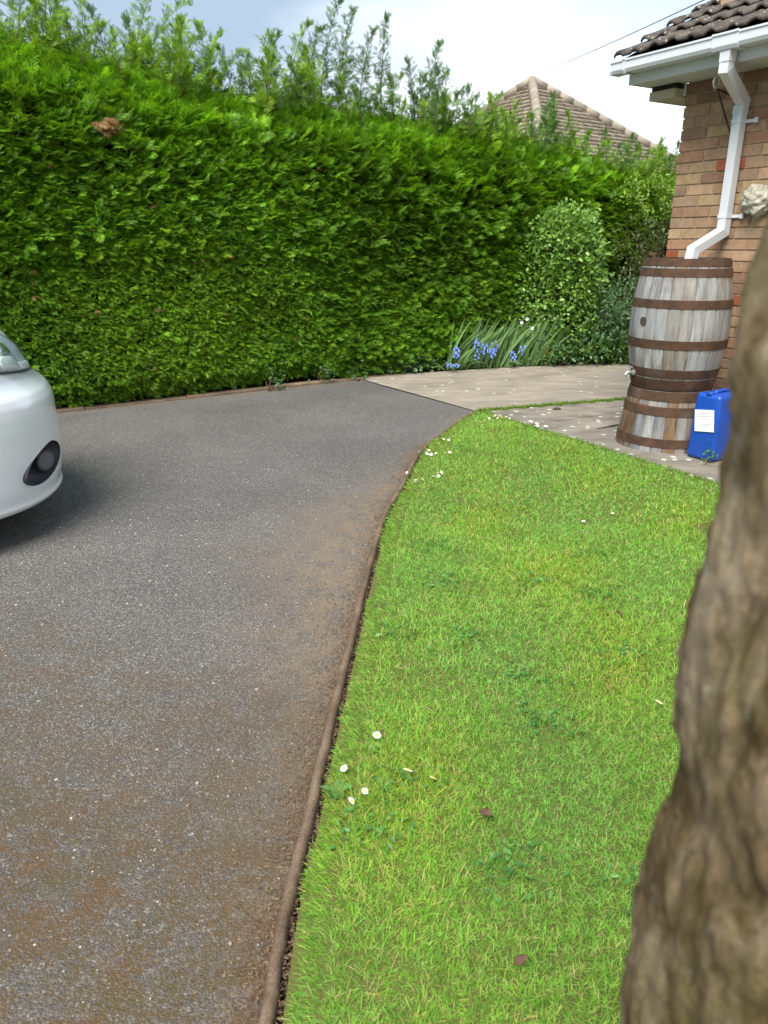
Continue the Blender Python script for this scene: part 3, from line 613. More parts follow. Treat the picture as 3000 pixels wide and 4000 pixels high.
    for i, (s_, ins, h, lx, c_, dn, sp) in enumerate(spec):
        p, t = hedge_pt(np.array(s_)); nn = np.array((t[1], -t[0])); b = np.array([*(p - nn * ins), float(top_h(s_)) - .12])
        st, f_ = leader(b, h + .12, (t[0] * lx, t[1] * lx), 100 + i, c_, .3, dn, sp)
        sm = (np.array([tuple(v) for v in st.v]), np.array(st.f), np.tile([[.13, .085, .045]], (len(st.v), 1)))
        if i < nlead:
            o_ = link('shoot', np_mesh('shoot', *f_), M['conifer'], root); link('stem', np_mesh('stem', *sm), M['bark'], o_)
        else: fol += [f_, sm]
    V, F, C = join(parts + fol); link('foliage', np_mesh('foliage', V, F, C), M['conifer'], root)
hedge()

# ------------------------------------------------------------------ broad-leaved plants
def leafy(name, label, cat, base, lobes, n, size, cols, stems=8, stem_col=(1, 1, 1), inner=.55, up=.2, group=None, droop=0, mat='leaf', width=.9):
    """lobes: (dx, dy, z, rx, ry, rz) ellipsoids relative to base"""
    root = thing(name, label, cat, (base[0], base[1], 0), 0, group); b = np.zeros(3)
    P = []; Dd = []
    vol = np.array([l[3] * l[4] + l[3] * l[5] for l in lobes]); vol /= vol.sum()
    for l, v in zip(lobes, vol):
        k = int(n * v) + 1; nb = max(k // 9, 1); d = norm(rng.normal(size=(nb, 3))); rr = rng.uniform(inner, 1.06, nb) ** .7
        c = np.array(l[:3]) + d * rr[:, None] * np.array(l[3:]); c = np.repeat(c, 9, 0); dd = np.repeat(d, 9, 0)
        c = c + rng.normal(0, size * .95, c.shape); P.append(c); Dd.append(norm(dd * .9 + rng.normal(0, .65, dd.shape) + [0, 0, up - droop]))
    P = np.concatenate(P); D = np.concatenate(Dd); k = P[:, 2] > .01; P, D = P[k], D[k]; N = len(P)
    col = palette(N, cols, jit=.14); sz = rng.uniform(.7, 1.25, N) * size
    V, F, C = instance(LEAF[0], LEAF[1], P, D, rng.normal(0, .45, (N, 3)) + [0, -.35, .8], sz, col, wid=sz * width)
    link('leaves', np_mesh('leaves', V, F, C), M[mat], root)
    if stems:
        mb = MB(); H = max(l[2] + l[5] for l in lobes)
        for i in range(stems):
            l = random.choice(lobes); d = norm(rng.normal(size=(1, 3)))[0] * .75; d[2] = abs(d[2])
            e = np.array(l[:3]) + d * np.array(l[3:]) ; s0 = np.array([random.uniform(-.08, .08), random.uniform(-.05, .05), 0]); m_ = (s0 + e) / 2 + rng.normal(0, .04, 3); m_[2] = max(m_[2], .02)
            mb.tube([tuple(s0), tuple(m_), tuple(e)], [.010, .007, .003], 5)
        mb.build('stems', M['bark'], root)
    return root
# rounded small-leaved shrub against the hedge
leafy('shrub', 'rounded light green small-leaved shrub standing against the end of the hedge', 'shrub', (2.22, 9.35),
      [(-.09,0,1.35,.37,.32,.42), (.04,-.02,1.05,.38,.34,.5), (-.14,0,.72,.44,.36,.5), (-.02,0,.35,.44,.36,.35), (.0,.02,1.55,.30,.26,.26), (-.46,0,.95,.20,.2,.42), (-.34,0,1.5,.16,.16,.2), (-.5,-.05,.4,.25,.2,.3)], 10500, .052,
      [(.155,.31,.035), (.21,.38,.06), (.11,.24,.03), (.25,.41,.11)], 22, inner=.7, up=.05, width=1.15)
leafy('dark_shrub', 'dark green twiggy shrub in the shade behind the top of the barrel', 'shrub', (3.45, 10.4),
      [(-.15,0,1.35,.50,.4,.35), (.35,.1,1.2,.6,.4,.5), (-.1,0,.85,.55,.4,.5), (.4,.1,.6,.6,.4,.6)], 6500, .045, [(.05,.11,.02), (.08,.15,.03), (.10,.09,.03)], 30, inner=.6, up=0)
leafy('bright_bush', 'bright yellow-green bush at the far end of the hedge beside the house corner', 'bush', (3.55, 10.75),
      [(-.55,0,1.92,.45,.4,.28), (.1,0,1.95,.5,.4,.28), (.6,.1,1.9,.5,.4,.33), (.9,.1,1.5,.5,.4,.4)], 5200, .05, [(.15,.28,.02), (.11,.23,.02), (.20,.32,.03)], 14, inner=.65, up=.2)
leafy('grey_leaved_plant', 'bushy plant with pointed grey-green leaves left of the big barrel', 'plant', (2.78, 9.25),
      [(.05,0,.70,.34,.28,.30), (-.10,0,.42,.36,.28,.34), (.18,0,.30,.36,.28,.3)], 2100, .075, [(.10,.20,.08), (.14,.25,.12), (.08,.17,.06)], 10, inner=.55, up=.45, width=.6)
leafy('low_leafy_plant', 'low broad-leaved green plant at the foot of the rounded shrub', 'plant', (2.12, 9.02),
      [(-.10,0,.16,.28,.14,.16), (.28,.02,.20,.28,.14,.18)], 900, .06, [(.07,.17,.04), (.11,.22,.08)], 4, inner=.4, up=.3, width=.9)
leafy('leafy_border_plant', 'low green leafy plant on the path edge nearest the barrels', 'plant', (2.85, 9.12),
      [(-.1,0,.12,.26,.12,.14), (.2,.05,.16,.30,.14,.18)], 800, .055, [(.08,.20,.03), (.12,.24,.05)], 4, inner=.4, up=.3, width=.9)
leafy('ground_cover_plant', 'low mat of rounded grey-green leaves where the drive meets the path', 'plant', (.02, 8.50),
      [(-.28,-.14,.07,.22,.10,.08), (.0,-.06,.10,.26,.12,.11), (.30,.05,.12,.22,.14,.12)], 1500, .050, [(.10,.20,.07), (.13,.24,.10), (.07,.15,.05)], 0, inner=.3, up=.15, width=1.5)
for i, (x, y, l) in enumerate([(-1.12,7.42,'ivy sprig with broad leaves at the hedge foot, nearest the car'), (-.62,7.80,'ivy sprig with broad leaves at the hedge foot, nearer the path'), (-.30,8.02,'small leafy weed where the hedge foot meets the path corner')]):
    leafy('ivy_sprig', l, 'ivy', (x, y + .03), [(0,-.02,.08,.12,.06,.08), (.02,.0,.17,.06,.05,.11)], 80, .034, [(.05,.13,.03), (.08,.17,.05)], 2, inner=.4, width=1.2, up=.1, group='ivy sprigs at the hedge foot')
# yellow-flowered clumps
for x, y, l in [(1.90,9.02,'yellow-green flowering clump beside the right end of the iris leaves'), (2.42,9.10,'yellow-green flowering clump in the middle of the border by the path'), (2.66,9.18,'yellow-green flowering clump closest to the barrels')]:
    r_ = leafy('flowering_clump', l, 'flowers', (x, y), [(0,0,.10,.11,.09,.10)], 160, .04, [(.09,.20,.04), (.13,.25,.05)], 4, inner=.3, up=.4, group='yellow flowering clumps')
    N = 150; P = rng.normal(0, 1, (N, 3)) * [.06, .04, .03] + [0, -.02, .19]
    V, F, C = instance(LEAF[0], LEAF[1], P, norm(rng.normal(0, 1, (N, 3)) + [0, 0, .3]), rng.normal(0, .3, (N, 3)) + [0, -.3, 1], np.full(N, .02), np.ones((N, 3)), wid=np.full(N, .026)); link('blossoms', np_mesh('blossoms', V, F, C), M['yellow'], r_)
# iris clump
def iris():
    root = thing('iris_clump', 'large clump of sword-shaped iris leaves leaning over beside the path', 'iris', (0, 0, 0))
    mb = MB()
    def blade(x, y, L_, az, tilt, w, curl, c):
        n = 7; vs = []; tw = random.uniform(-.8, .8); d = np.array([math.cos(az), math.sin(az)]); side = np.array([-d[1], d[0]]); side = side * .25 + np.array([1, 0]) * .1 + np.array([math.cos(az+1.2), math.sin(az+1.2)]) * .6
        side = None; px, pz, a = 0, 0.01, math.pi / 2 - tilt * .35
        for i in range(n):
            t = i / (n - 1); ww = w * (1 - t ** 3) * (.75 + .5 * t * (1 - t))
            if i: a -= curl / n + tilt * .65 / n; px += math.cos(a) * L_ / n; pz += math.sin(a) * L_ / n
            q = np.array([x, y]) + d * px
            wv = np.array([math.sin(a) * d[0] - d[1] * tw, math.sin(a) * d[1] + d[0] * tw, -math.cos(a)]); wv /= np.linalg.norm(wv); z_ = max(pz, .02)
            vs += [(q[0] - wv[0]*ww/2, q[1] - wv[1]*ww/2, max(z_ - wv[2]*ww/2, .012)), (q[0] + wv[0]*ww/2, q[1] + wv[1]*ww/2, max(z_ + wv[2]*ww/2, .012))]
        mb.add(vs, [(2*i, 2*i+1, 2*i+3, 2*i+2) for i in range(n-1)], c)
    for i in range(230):
        x = random.uniform(.72, 1.98); y = 8.66 + (x - .75) * .30 + random.uniform(-.06, .22)
        c = tuple(np.array((.15, .28, .095)) * random.uniform(.65, 1.3) + np.array((.03, .03, .01)) * random.random())
        blade(x, y, random.uniform(.42, .78), random.uniform(-.5, .5), R(random.uniform(10, 56)), random.uniform(.028, .046), random.uniform(-.1, .3), c)
    for i in range(60):   # outer floppy leaves
        x = random.uniform(.62, 1.9); y = 8.56 + (x - .62) * .31 + random.uniform(-.03, .06)
        c = tuple(np.array((.12, .22, .06)) * random.uniform(.7, 1.25)); blade(x, y, random.uniform(.2, .38), random.choice([math.pi, -1.9, -.4, .1]) + random.uniform(-.5, .5), R(random.uniform(20, 60)), random.uniform(.014, .024), random.uniform(.6, 1.8), c)
    mb.build('leaves', M['leaf'], root, smooth=True)
iris()
# bluebells: one stalk built, others copied
def bluebell():
    root = thing('bluebell', 'slender blue bluebell stalk among the iris leaves', 'bluebell', (0, 0, 0), 0, 'bluebells in the iris clump')
    s = MB(); s.tube([(0,0,.01),(.005,0,.15),(.02,0,.26),(.035,0,.30)], [.004,.0035,.003,.002], 5, col=(.10,.2,.05)); s.build('stem', M['leaf'], root)
    f = MB()
    for i in range(6):
        z = .20 + i * .018; a = i * 2.4; x = .012 + i * .0018; cx, cy = x + math.cos(a) * .026, math.sin(a) * .026
        f.lathe([(.003, .020), (.010, .012), (.009, -.004), (.015, -.014)], 6, c=(cx, cy, z))
    f.build('bells', M['bluepetal'], root, smooth=True); return root
def copy_tree(o, parent=None):
    c = o.copy(); COL.objects.link(c)
    if parent is not None: c.parent = parent
    for ch in list(o.children): copy_tree(ch, c)
    return c
bb = bluebell()
for i, (x, y, s_) in enumerate([(1.10,8.66,1.1),(1.14,8.72,1.35),(1.18,8.66,1.15),(1.07,8.70,1.3),(1.24,8.70,1.15),(1.30,8.72,1.1),(1.27,8.66,.95),(.84,8.58,1.0),(.80,8.54,.9),(1.12,8.60,.75),(1.50,8.78,.75),(1.54,8.82,1.0),(.80,8.44,.36),(.77,8.43,.42),(.84,8.44,.40),(1.49,8.74,.55),(1.21,8.63,.9)]):
    o = bb if i == 0 else copy_tree(bb)
    o.location = (x + random.uniform(-.03, .03), y + random.uniform(-.03, .03), 0); o.rotation_euler = (random.uniform(-.15, .15), random.uniform(-.1, .25), i * 1.7); o.scale = (.95, .95, s_ * .95)
    if s_ < .5: o['label'] = 'low blue flower drooping onto the path edge in front of the iris leaves'
# small white flowers above the iris
def white_flower(x, y, z, lab):
    root = thing('white_flower', lab, 'flower', (x, y, 0), 0, 'white flowers above the iris leaves')
    s = MB(); s.tube([(0,0,.01),(.01,0,z*.6),(.02,0,z)], .004, 5, col=(.1,.2,.05)); s.build('stem', M['leaf'], root)
    f = MB()
    for k in range(6):
        a = k * math.pi / 3; c, s_ = math.cos(a), math.sin(a); f.add([(.02,-.005,z),(.02+c*.012-s_*.008,-.01,z+s_*.012+c*.008),(.02+c*.026,-.014,z+s_*.026),(.02+c*.012+s_*.008,-.01,z+s_*.012-c*.008)], [(0,1,2,3)])
    f.build('petals', M['petal'], root)
white_flower(1.66, 8.95, .56, 'highest of the small white flowers above the iris leaves'); white_flower(1.60, 8.95, .52, 'small white flower left of the others above the iris leaves'); white_flower(1.72, 8.92, .46, 'lowest of the small white flowers above the iris leaves')
# daisies
def daisy(detail=True):
    root = thing('daisy', 'x', 'daisy'); s = MB(); s.tube([(0,0,.0),(.002,.0,.02),(.003,0,.034)], .0009, 4, col=(.12,.25,.03)); s.build('stem', M['grass'], root)
    f = MB(); n = 19
    for k in range(n):
        a = 2*math.pi*k/n + random.uniform(-.08, .08); l = .0115 * random.uniform(.88, 1.1); c, s_ = math.cos(a), math.sin(a); z = .035; w_ = .0019
        f.add([(.003+c*.003, s_*.003, z), (.003+c*l*.7-s_*w_, s_*l*.7+c*w_, z+.0015), (.003+c*l, s_*l, z+.0005), (.003+c*l*.7+s_*w_, s_*l*.7-c*w_, z+.0015)], [(0,3,2,1)])
    f.build('petals', M['petal'], root)
    d = MB(); d.lathe([(.0042,.0348),(.0038,.0372),(.002,.0385),(.0001,.0388)], 10, c=(.003,0,0)); d.build('disc', M['disc'], root, smooth=True)
    return root
D0 = daisy(); first = True
def put_daisy(x, y, lab, sc_=1., tilt=(0, 0), group=None):
    global first
    o = D0 if first else copy_tree(D0); first = False
    o['label'] = lab
    if group: o['group'] = group
    o.location = (x, y, .01); o.rotation_euler = (tilt[0] * .7 + .12, tilt[1] * .7, random.uniform(0, .6)); o.scale = (sc_ * random.uniform(.85, 1.1),) * 3
put_daisy(-.03, 1.82, 'open white daisy with yellow centre standing above the other near daisies', 1.15, (.35, 0))
put_daisy(-.10, 1.68, 'small white daisy tilted sideways, close to the kerb', .95, (.2, -.6))
put_daisy(-.06, 1.60, 'white daisy between the kerbside daisy and the fallen leaf', .95, (.5, .3))
put_daisy(.05, 1.64, 'flattened white daisy left of the pair with drooping petals', 1.1, (-.5, .7))
put_daisy(.12, 1.62, 'ragged white daisy with drooping petals, above the fallen leaf', 1.1, (-.6, .8))
put_daisy(-.11, 1.555, 'white daisy nearest the kerb beside a broad weed leaf', 1.0, (.2, 1.0))
put_daisy(.84, 1.97, 'lone white daisy beside the tree trunk', 1.15, (-.3, .7))
put_daisy(1.03, 3.59, 'lone tiny daisy in mid lawn, left of its neighbour', 1.0); put_daisy(1.22, 3.72, 'lone tiny daisy in mid lawn, nearer the slabs', 1.0)
G1 = 'daisies on the lawn by the bend of the kerb'
for x, y in [(.34,4.5),(.35,4.46),(.33,4.44),(.30,4.38),(.43,4.9),(.45,4.93),(.31,4.99),(.33,5.02),(.28,4.93),(.26,4.91),(.30,4.90),(.33,4.92),(.36,4.91),(.24,4.93),(.17,4.33),(.19,4.30),(.215,4.32),(.42,5.31),(.47,5.32),(.38,5.22),(.15,4.50),(.27,4.34)]:
    put_daisy(x, y, 'white daisy in the loose cluster by the bend of the kerb', random.uniform(.8, 1.2), (random.uniform(-.9, 1.1), random.uniform(-.9, .9)), G1)
G2 = 'daisies at the far tip of the lawn'
for x, y in [(.90,6.10),(.92,6.07),(.94,6.12),(.97,6.06),(.95,6.02),(.99,6.08),(1.01,6.03),(.91,6.02),(.96,6.0),(.88,6.06),(1.03,6.0)]:
    put_daisy(x, y, 'white daisy in the dense cluster at the far tip of the lawn', random.uniform(.8, 1.2), (random.uniform(-.9, 1.1), random.uniform(-.9, .9)), G2)
G3 = 'daisies along the slab edge'
for x, y in [(1.20,5.74),(1.25,5.64),(1.19,5.66),(1.16,5.79)]:
    put_daisy(x, y, 'white daisy growing against the edge of the slabs', 1.45, (.2, 0), G3)
# fallen leaves
def fallen_leaf(x, y, L_, rz, lab, z=.035):
    mb = MB(); n = 6; vs = []
    for i in range(n + 1):
        t = i / n; w_ = L_ * .26 * math.sin(math.pi * t ** .8); zz = .006 * math.sin(t * 3.1) + .004 * t
        vs += [(t*L_, -w_, zz + .006), (t*L_, 0, zz), (t*L_, w_, zz + .008)]
    fs = [f for i in range(n) for f in ((3*i,3*i+3,3*i+4,3*i+1), (3*i+1,3*i+4,3*i+5,3*i+2))]
    mb.add(vs, fs); o = mb.build('fallen_leaf', M['deadleaf'], smooth=True); o.location = (x, y, z); o.rotation_euler = (.2, -.25, rz); tag(o, lab, 'leaf')
fallen_leaf(.245, 1.51, .05, -.9, 'curled brown dead leaf lying on the lawn below the daisies'); fallen_leaf(.26, 1.085, .035, .2, 'small brown dead leaf on the lawn nearest the camera'); fallen_leaf(.92, 2.55, .03, 2.1, 'small brown leaf on the lawn beside the trunk')
def rosette(x, y, lab, n=7, size=.05):
    N = n; az = np.linspace(0, 6.28, N, endpoint=False) + rng.normal(0, .2, N); X = np.stack([np.cos(az), np.sin(az), np.full(N, .35)], 1)
    V, F, C = instance(LEAF[0], LEAF[1], np.tile([0, 0, .02], (N, 1)), norm(X), np.tile([0, 0, 1.], (N, 1)) + rng.normal(0, .2, (N, 3)), rng.uniform(.7, 1.1, N) * size, palette(N, [(.09,.2,.04), (.14,.27,.08)]), wid=np.full(N, size * .75))
    o = link('weed', np_mesh('weed', V, F, C), M['leaf']); o.location = (x, y, 0); tag(o, lab, 'weed')
rosette(-.125, 1.60, 'broad-leaved weed against the kerb beside the daisies'); rosette(-.03, 1.78, 'small leaf rosette under the open daisy', 7, .028)

# ------------------------------------------------------------------ the brick house
def W(q, o, z):   # along the wall from the corner (towards the camera), outward, up
    p = CW + TW * q + NW * o; return (p[0], p[1], z)
def house():
    root = thing('brick_house', 'brown brick bungalow corner with white fascia and lichen-covered tiled roof', 'house', (CW[0], CW[1], 0), 0)
    inv = Matrix.Translation((-CW[0], -CW[1], 0))
    def WL(q, o, z): p = W(q, o, z); return (p[0] - CW[0], p[1] - CW[1], z)
    def wbox(mb, q0, q1, o0, o1, z0, z1, col=None):
        mb.add([WL(q0,o0,z0), WL(q1,o0,z0), WL(q1,o1,z0), WL(q0,o1,z0), WL(q0,o0,z1), WL(q1,o0,z1), WL(q1,o1,z1), WL(q0,o1,z1)], [(3,2,1,0),(4,5,6,7),(0,1,5,4),(1,2,6,5),(2,3,7,6),(3,0,4,7)], col)
    cols = [(.335,.212,.128), (.30,.185,.115), (.37,.240,.145), (.31,.21,.133), (.26,.155,.10), (.39,.26,.155), (.345,.190,.115)]
    # wall body
    mb = MB(); wbox(mb, .008, 6.0, -.008, -.24, 0, 2.50); mb.build('wall', M['mortar'], root)
    mb = MB(); wbox(mb, .008, .24, -.24, -5.2, 0, 3.2); mb.build('wall', M['mortar'], root)
    bk = MB(); r = random.Random(4)
    for k in range(33):
        z0 = k * .075 + .005; z1 = z0 + .065; q = 0.0; half = k % 2
        first_ = True
        while q < 5.9:
            ln = .1025 if (first_ and half) else .215; c = np.array(r.choice(cols)) * r.uniform(.85, 1.15)
            u_ = r.random()
            if u_ < .055: c = np.array((.36,.105,.050)) * r.uniform(.8, 1.1)
            elif u_ < .12: c = np.array((.40,.28,.15))
            j = r.uniform(-.0025, .0025)
            wbox(bk, q + (r.uniform(-.003, .003) if first_ else 0), q + ln, j, -.05, z0, z1, tuple(c)); q += ln + .010; first_ = False
        # gable-side faces (seen only from the side)
        o = 0.0; first_ = True
        while o < 5.0:
            ln = .215 if (first_ and half) else (.1025 if first_ else .215); c = np.array(r.choice(cols)) * r.uniform(.85, 1.15)
            if not first_: wbox(bk, r.uniform(-.002, .002), .05, -o, -(o + ln), z0, z1, tuple(c))
            else: wbox(bk, .0005, .06, -.0505, -(o + ln) if ln > .11 else -.1025, z0, z1, tuple(c))
            o += ln + .010; first_ = False
    bk.build('brickwork', M['brick'], root, bevel=.0025)
    # red brick accents are in the random mix; fascia, soffit
    mb = MB(); wbox(mb, -.27, 6.0, .285, .305, 2.475, 2.66); mb.build('fascia', M['upvc_trim'], root, bevel=.003)
    mb = MB(); wbox(mb, -.268, 6.0, .284, .0, 2.478, 2.490); wbox(mb, -.262, -.250, .283, -.02, 2.478, 2.66); mb.build('soffit', M['upvc_trim'], root)
    mb = MB(); wbox(mb, -.245, -.02, .10, -.30, 2.385, 2.445); mb.build('eaves_box', M['cream'], root, bevel=.005)
    mb = MB(); wbox(mb, -.235, -.02, .09, -.29, 2.4452, 2.477); mb.build('eaves_gap_shade', M['black_iron'], root)  # black block standing in for the soffit's shadow above the eaves box
    mb = MB(); wbox(mb, -.022, .0, .004, -.02, 2.40, 2.477); mb.build('corner_trim', M['upvc'], root)
    # roof tiles: rolled profile courses rising away at 26 degrees
    pitch = R(26); gauge = .285; Vv = []; Ff = []; nq = 0
    q0, q1 = -.335, 6.0; qs = np.arange(q0, q1, .0165); nzz = noise2(61, 10, (3, 14)); nb = noise2(62, 10, (16, 40))
    for k in range(14):
        s0 = k * gauge - .02; s1 = s0 + gauge + .05; rows = [(s0, 0, -.020), (s0 - .004, .0, -.006), (s0, 0, .004), (s0 + .10, 0, 0), (s0 + .2, 0, 0), (s1, 0, -.004)]
        b = len(Vv); jit_k = random.uniform(-.012, .012)
        for (s_, _, dz) in rows:
            for q in qs:
                ti = math.floor((q - q0 + jit_k) / .30); u_ = ((q - q0 + jit_k) % .15) / .15
                prof = .022 * max(0, math.sin(math.pi * min(u_ / .55, 1))) ** .8; seam = -.006 if ((q - q0 + jit_k) % .30) < .02 else 0
                rj = ((math.sin(ti * 12.9 + k * 78.2) * 43758.5) % 1 - .5)
                h = .034 - (s_ - s0) / gauge * .030 + prof + dz + seam + rj * .010
                ss = s_ + (rj * .018 if s_ < s0 + .05 else 0)
                o = .385 - ss * math.cos(pitch); z = 2.645 + ss * math.sin(pitch) + h
                p = np.array([[q * 1.0, o, z]]); n_ = .009 * nzz(p)[0] + .005 * nb(p)[0]
                Vv.append(WL(q, o, z + n_))
        n = len(qs)
        for i in range(len(rows) - 1):
            for j in range(n - 1): Ff.append((b+i*n+j, b+i*n+j+1, b+(i+1)*n+j+1, b+(i+1)*n+j))
        # verge end face
        for i in range(len(rows) - 1):
            pass
    # underside board so that the verge has a thickness
    me = np_mesh('roof', np.array(Vv), np.array(Ff), smooth=True); rf = link('roof', me, M['tile'], root)
    md = rf.modifiers.new('th', 'SOLIDIFY'); md.thickness = .016; md.offset = -1
    uc = MB(); c, s_ = math.cos(pitch), math.sin(pitch)
    for (a0, a1, qa, qb, t0, t1) in [(.0, 4.1, -.31, 6.0, -.022, -.004)]:
        def RP(q, s, h): return WL(q, .36 - s * c - h * s_ * 0, 2.640 + s * s_ + h)
        vs_ = [RP(qa,a0,t0), RP(qb,a0,t0), RP(qb,a1,t0), RP(qa,a1,t0), RP(qa,a0,t1), RP(qb,a0,t1), RP(qb,a1,t1), RP(qa,a1,t1)]
        uc.add(vs_, [(3,2,1,0),(4,5,6,7),(0,1,5,4),(1,2,6,5),(2,3,7,6),(3,0,4,7)])
    uc.build('roof_deck', M['tile'], root)
    # bargeboard up the gable
    bb_ = MB(); vs_ = []
    for (s, h) in ((0.1, -.03), (4.1, -.03), (4.1, -.20), (0.1, -.20)):
        for q in (-.262, -.245): vs_.append(WL(q, .36 - s*c, 2.640 + s*s_ + h))
    bb_.add(vs_, [(0,2,4,6),(7,5,3,1),(0,1,3,2),(2,3,5,4),(4,5,7,6),(6,7,1,0)]); bb_.build('bargeboard', M['upvc_trim'], root)
    # gutter: square trough with outlet and joint straps
    def trough(mb, q0, q1, o0=.308, o1=.412, z0=2.545, z1=2.628, th=.004, foot=.014):
        sec = [(o0, z1), (o0, z0), (o1 - foot, z0), (o1 - .003, z0 + .022), (o1 - .003, z1 - .016), (o1 + .004, z1 - .012), (o1 + .004, z1), (o1 - .006, z1), (o1 - .006 - th, z0 + .03), (o1 - foot - th, z0 + th), (o0 + th, z0 + th), (o0 + th, z1)]
        n = len(sec); mb.add([WL(q, o, z) for q in (q0, q1) for (o, z) in sec], [(i, (i+1) % n, n+(i+1) % n, n+i) for i in range(n)] + [tuple(range(n-1, -1, -1)), tuple(range(n, 2*n))])
    g = MB(); trough(g, -.36, .49); trough(g, .50, .648, .305, .418, 2.538, 2.633); trough(g, .66, 6.0)
    wbox(g, -.366, -.356, .306, .416, 2.543, 2.631)
    gt = g.build('gutter', M['upvc'], root, bevel=.0015)
    for q in (.482, .645, -.245, 1.6, 2.6): st = MB(); trough(st, q, q + .024, .3035, .4195, 2.5365, 2.634); st.build('gutter_strap', M['upvc'], gt)
    # downpipe: square section
    def sq(mb, pts, a=.0325):
        pts = [Vector(p) for p in pts]; vs_ = []; t3 = Vector((TW[0], TW[1], 0))
        n3 = Vector((NW[0], NW[1], 0))
        for i, p in enumerate(pts):
            d0 = (p - pts[i-1]).normalized() if i else (pts[1] - p).normalized(); d1 = (pts[i+1] - p).normalized() if i < len(pts)-1 else d0
            t = (d0 + d1).normalized(); co = max(t.dot(d0), .5)
            side = (t3 - t * t3.dot(t)).normalized(); inp = side.cross(t).normalized()
            f_ = 1 / co
            for (a1, b_) in ((-1,-1),(1,-1),(1,1),(-1,1)): vs_.append(p + side * a * a1 + inp * a * b_ * f_)
        mb.add(vs_, [(i*4+k, i*4+(k+1) % 4, (i+1)*4+(k+1) % 4, (i+1)*4+k) for i in range(len(pts)-1) for k in range(4)] + [(3,2,1,0), tuple(range(len(vs_)-4, len(vs_)))])
    dp = MB(); qp, op = .50, .050; qo = .575
    P0 = [WL(qo,.362,2.545), WL(qo,.362,2.43), WL(qp+.01,op,2.285)]
    sq(dp, [P0[0], P0[1], P0[2], WL(qp,op,2.20), WL(qp,op,1.475), WL(qp-.05,.28,1.352), WL(qp-.055,.30,1.22)])
    dpo = dp.build('downpipe', M['upvc'], root, bevel=.002)
    for (p, q_) in [((P0[0], WL(qo,.362,2.475))), ((WL(qp,op,2.265), WL(qp,op,2.215)))]: so = MB(); sq(so, [p, q_], .0355); so.build('pipe_socket', M['upvc'], dpo)
    for z in (2.17, 1.575):
        so = MB(); sq(so, [WL(qp,op,z+.012), WL(qp,op,z-.012)], .0362)
        wbox(so, qp+.036, qp+.115, .012, .018, z-.010, z+.010); wbox(so, qp+.10, qp+.118, .010, .030, z-.016, z+.016); so.build('pipe_clip', M['upvc'], dpo)
    return root
HOUSE = house()
# hanging-basket bracket on the wall
def bracket():
    b = W(.455, 0, 0); root = thing('hanging_bracket', 'black iron hanging-basket bracket beside the downpipe under the eaves', 'bracket', (b[0], b[1], 0))
    def B(o, z, q=0): p = W(.455 + q, o, z); return (p[0]-b[0], p[1]-b[1], z)
    mb = MB(); mb.add([B(.0,2.04,-.014),B(.0,2.04,.014),B(.012,2.04,.014),B(.012,2.04,-.014),B(0,2.34,-.014),B(0,2.34,.014),B(.012,2.34,.014),B(.012,2.34,-.014)], [(3,2,1,0),(4,5,6,7),(0,1,5,4),(1,2,6,5),(2,3,7,6),(3,0,4,7)]); mb.build('back_plate', M['black_iron'], root)
    mb = MB(); mb.tube([B(.01,2.31), B(.28,2.355)], .006, 6); mb.build('arm', M['black_iron'], root)
    mb = MB(); mb.tube([B(.01,2.09), B(.04,2.075), B(.26,2.35)], .006, 6); mb.build('strut', M['black_iron'], root)
    mb = MB(); pts = [B(.28 + .032*math.sin(a), 2.385 - .032*math.cos(a)) for a in np.linspace(-.6, 4.9, 16)]; mb.tube(pts, .006, 6); mb.build('hook', M['tapmetal'], root)
bracket()
def ornament():
    p = W(.72, .03, 1.675); me = bpy.data.meshes.new('wall_ornament'); bm = bmesh.new(); bmesh.ops.create_icosphere(bm, subdivisions=5, radius=1)
    n1_ = noise2(71, 8, (1, 2.5)); n2_ = noise2(72, 10, (3, 7)); co = np.array([v.co[:] for v in bm.verts]); n3_ = noise2(73, 14, (6, 12)); f = 1 + .20 * n1_(co) + .20 * n2_(co) + .20 * n3_(co)
    for v, k in zip(bm.verts, f):
        c = v.co * float(k); q, z, o = c.x * .115, c.z * .092, c.y * .06
        # brow, muzzle and ear-like ruffs
        o = -abs(o) if c.y < 0 else o
        v.co = Vector((TW[0]*q + NW[0]*o, TW[1]*q + NW[1]*o, z))
    bm.to_mesh(me); bm.free(); me.polygons.foreach_set('use_smooth', [True]*len(me.polygons))
    o = link('wall_ornament', me, M['ornament']); o.location = p; tag(o, 'weathered pale stone ornament hung on the brick wall right of the downpipe', 'ornament')
ornament()

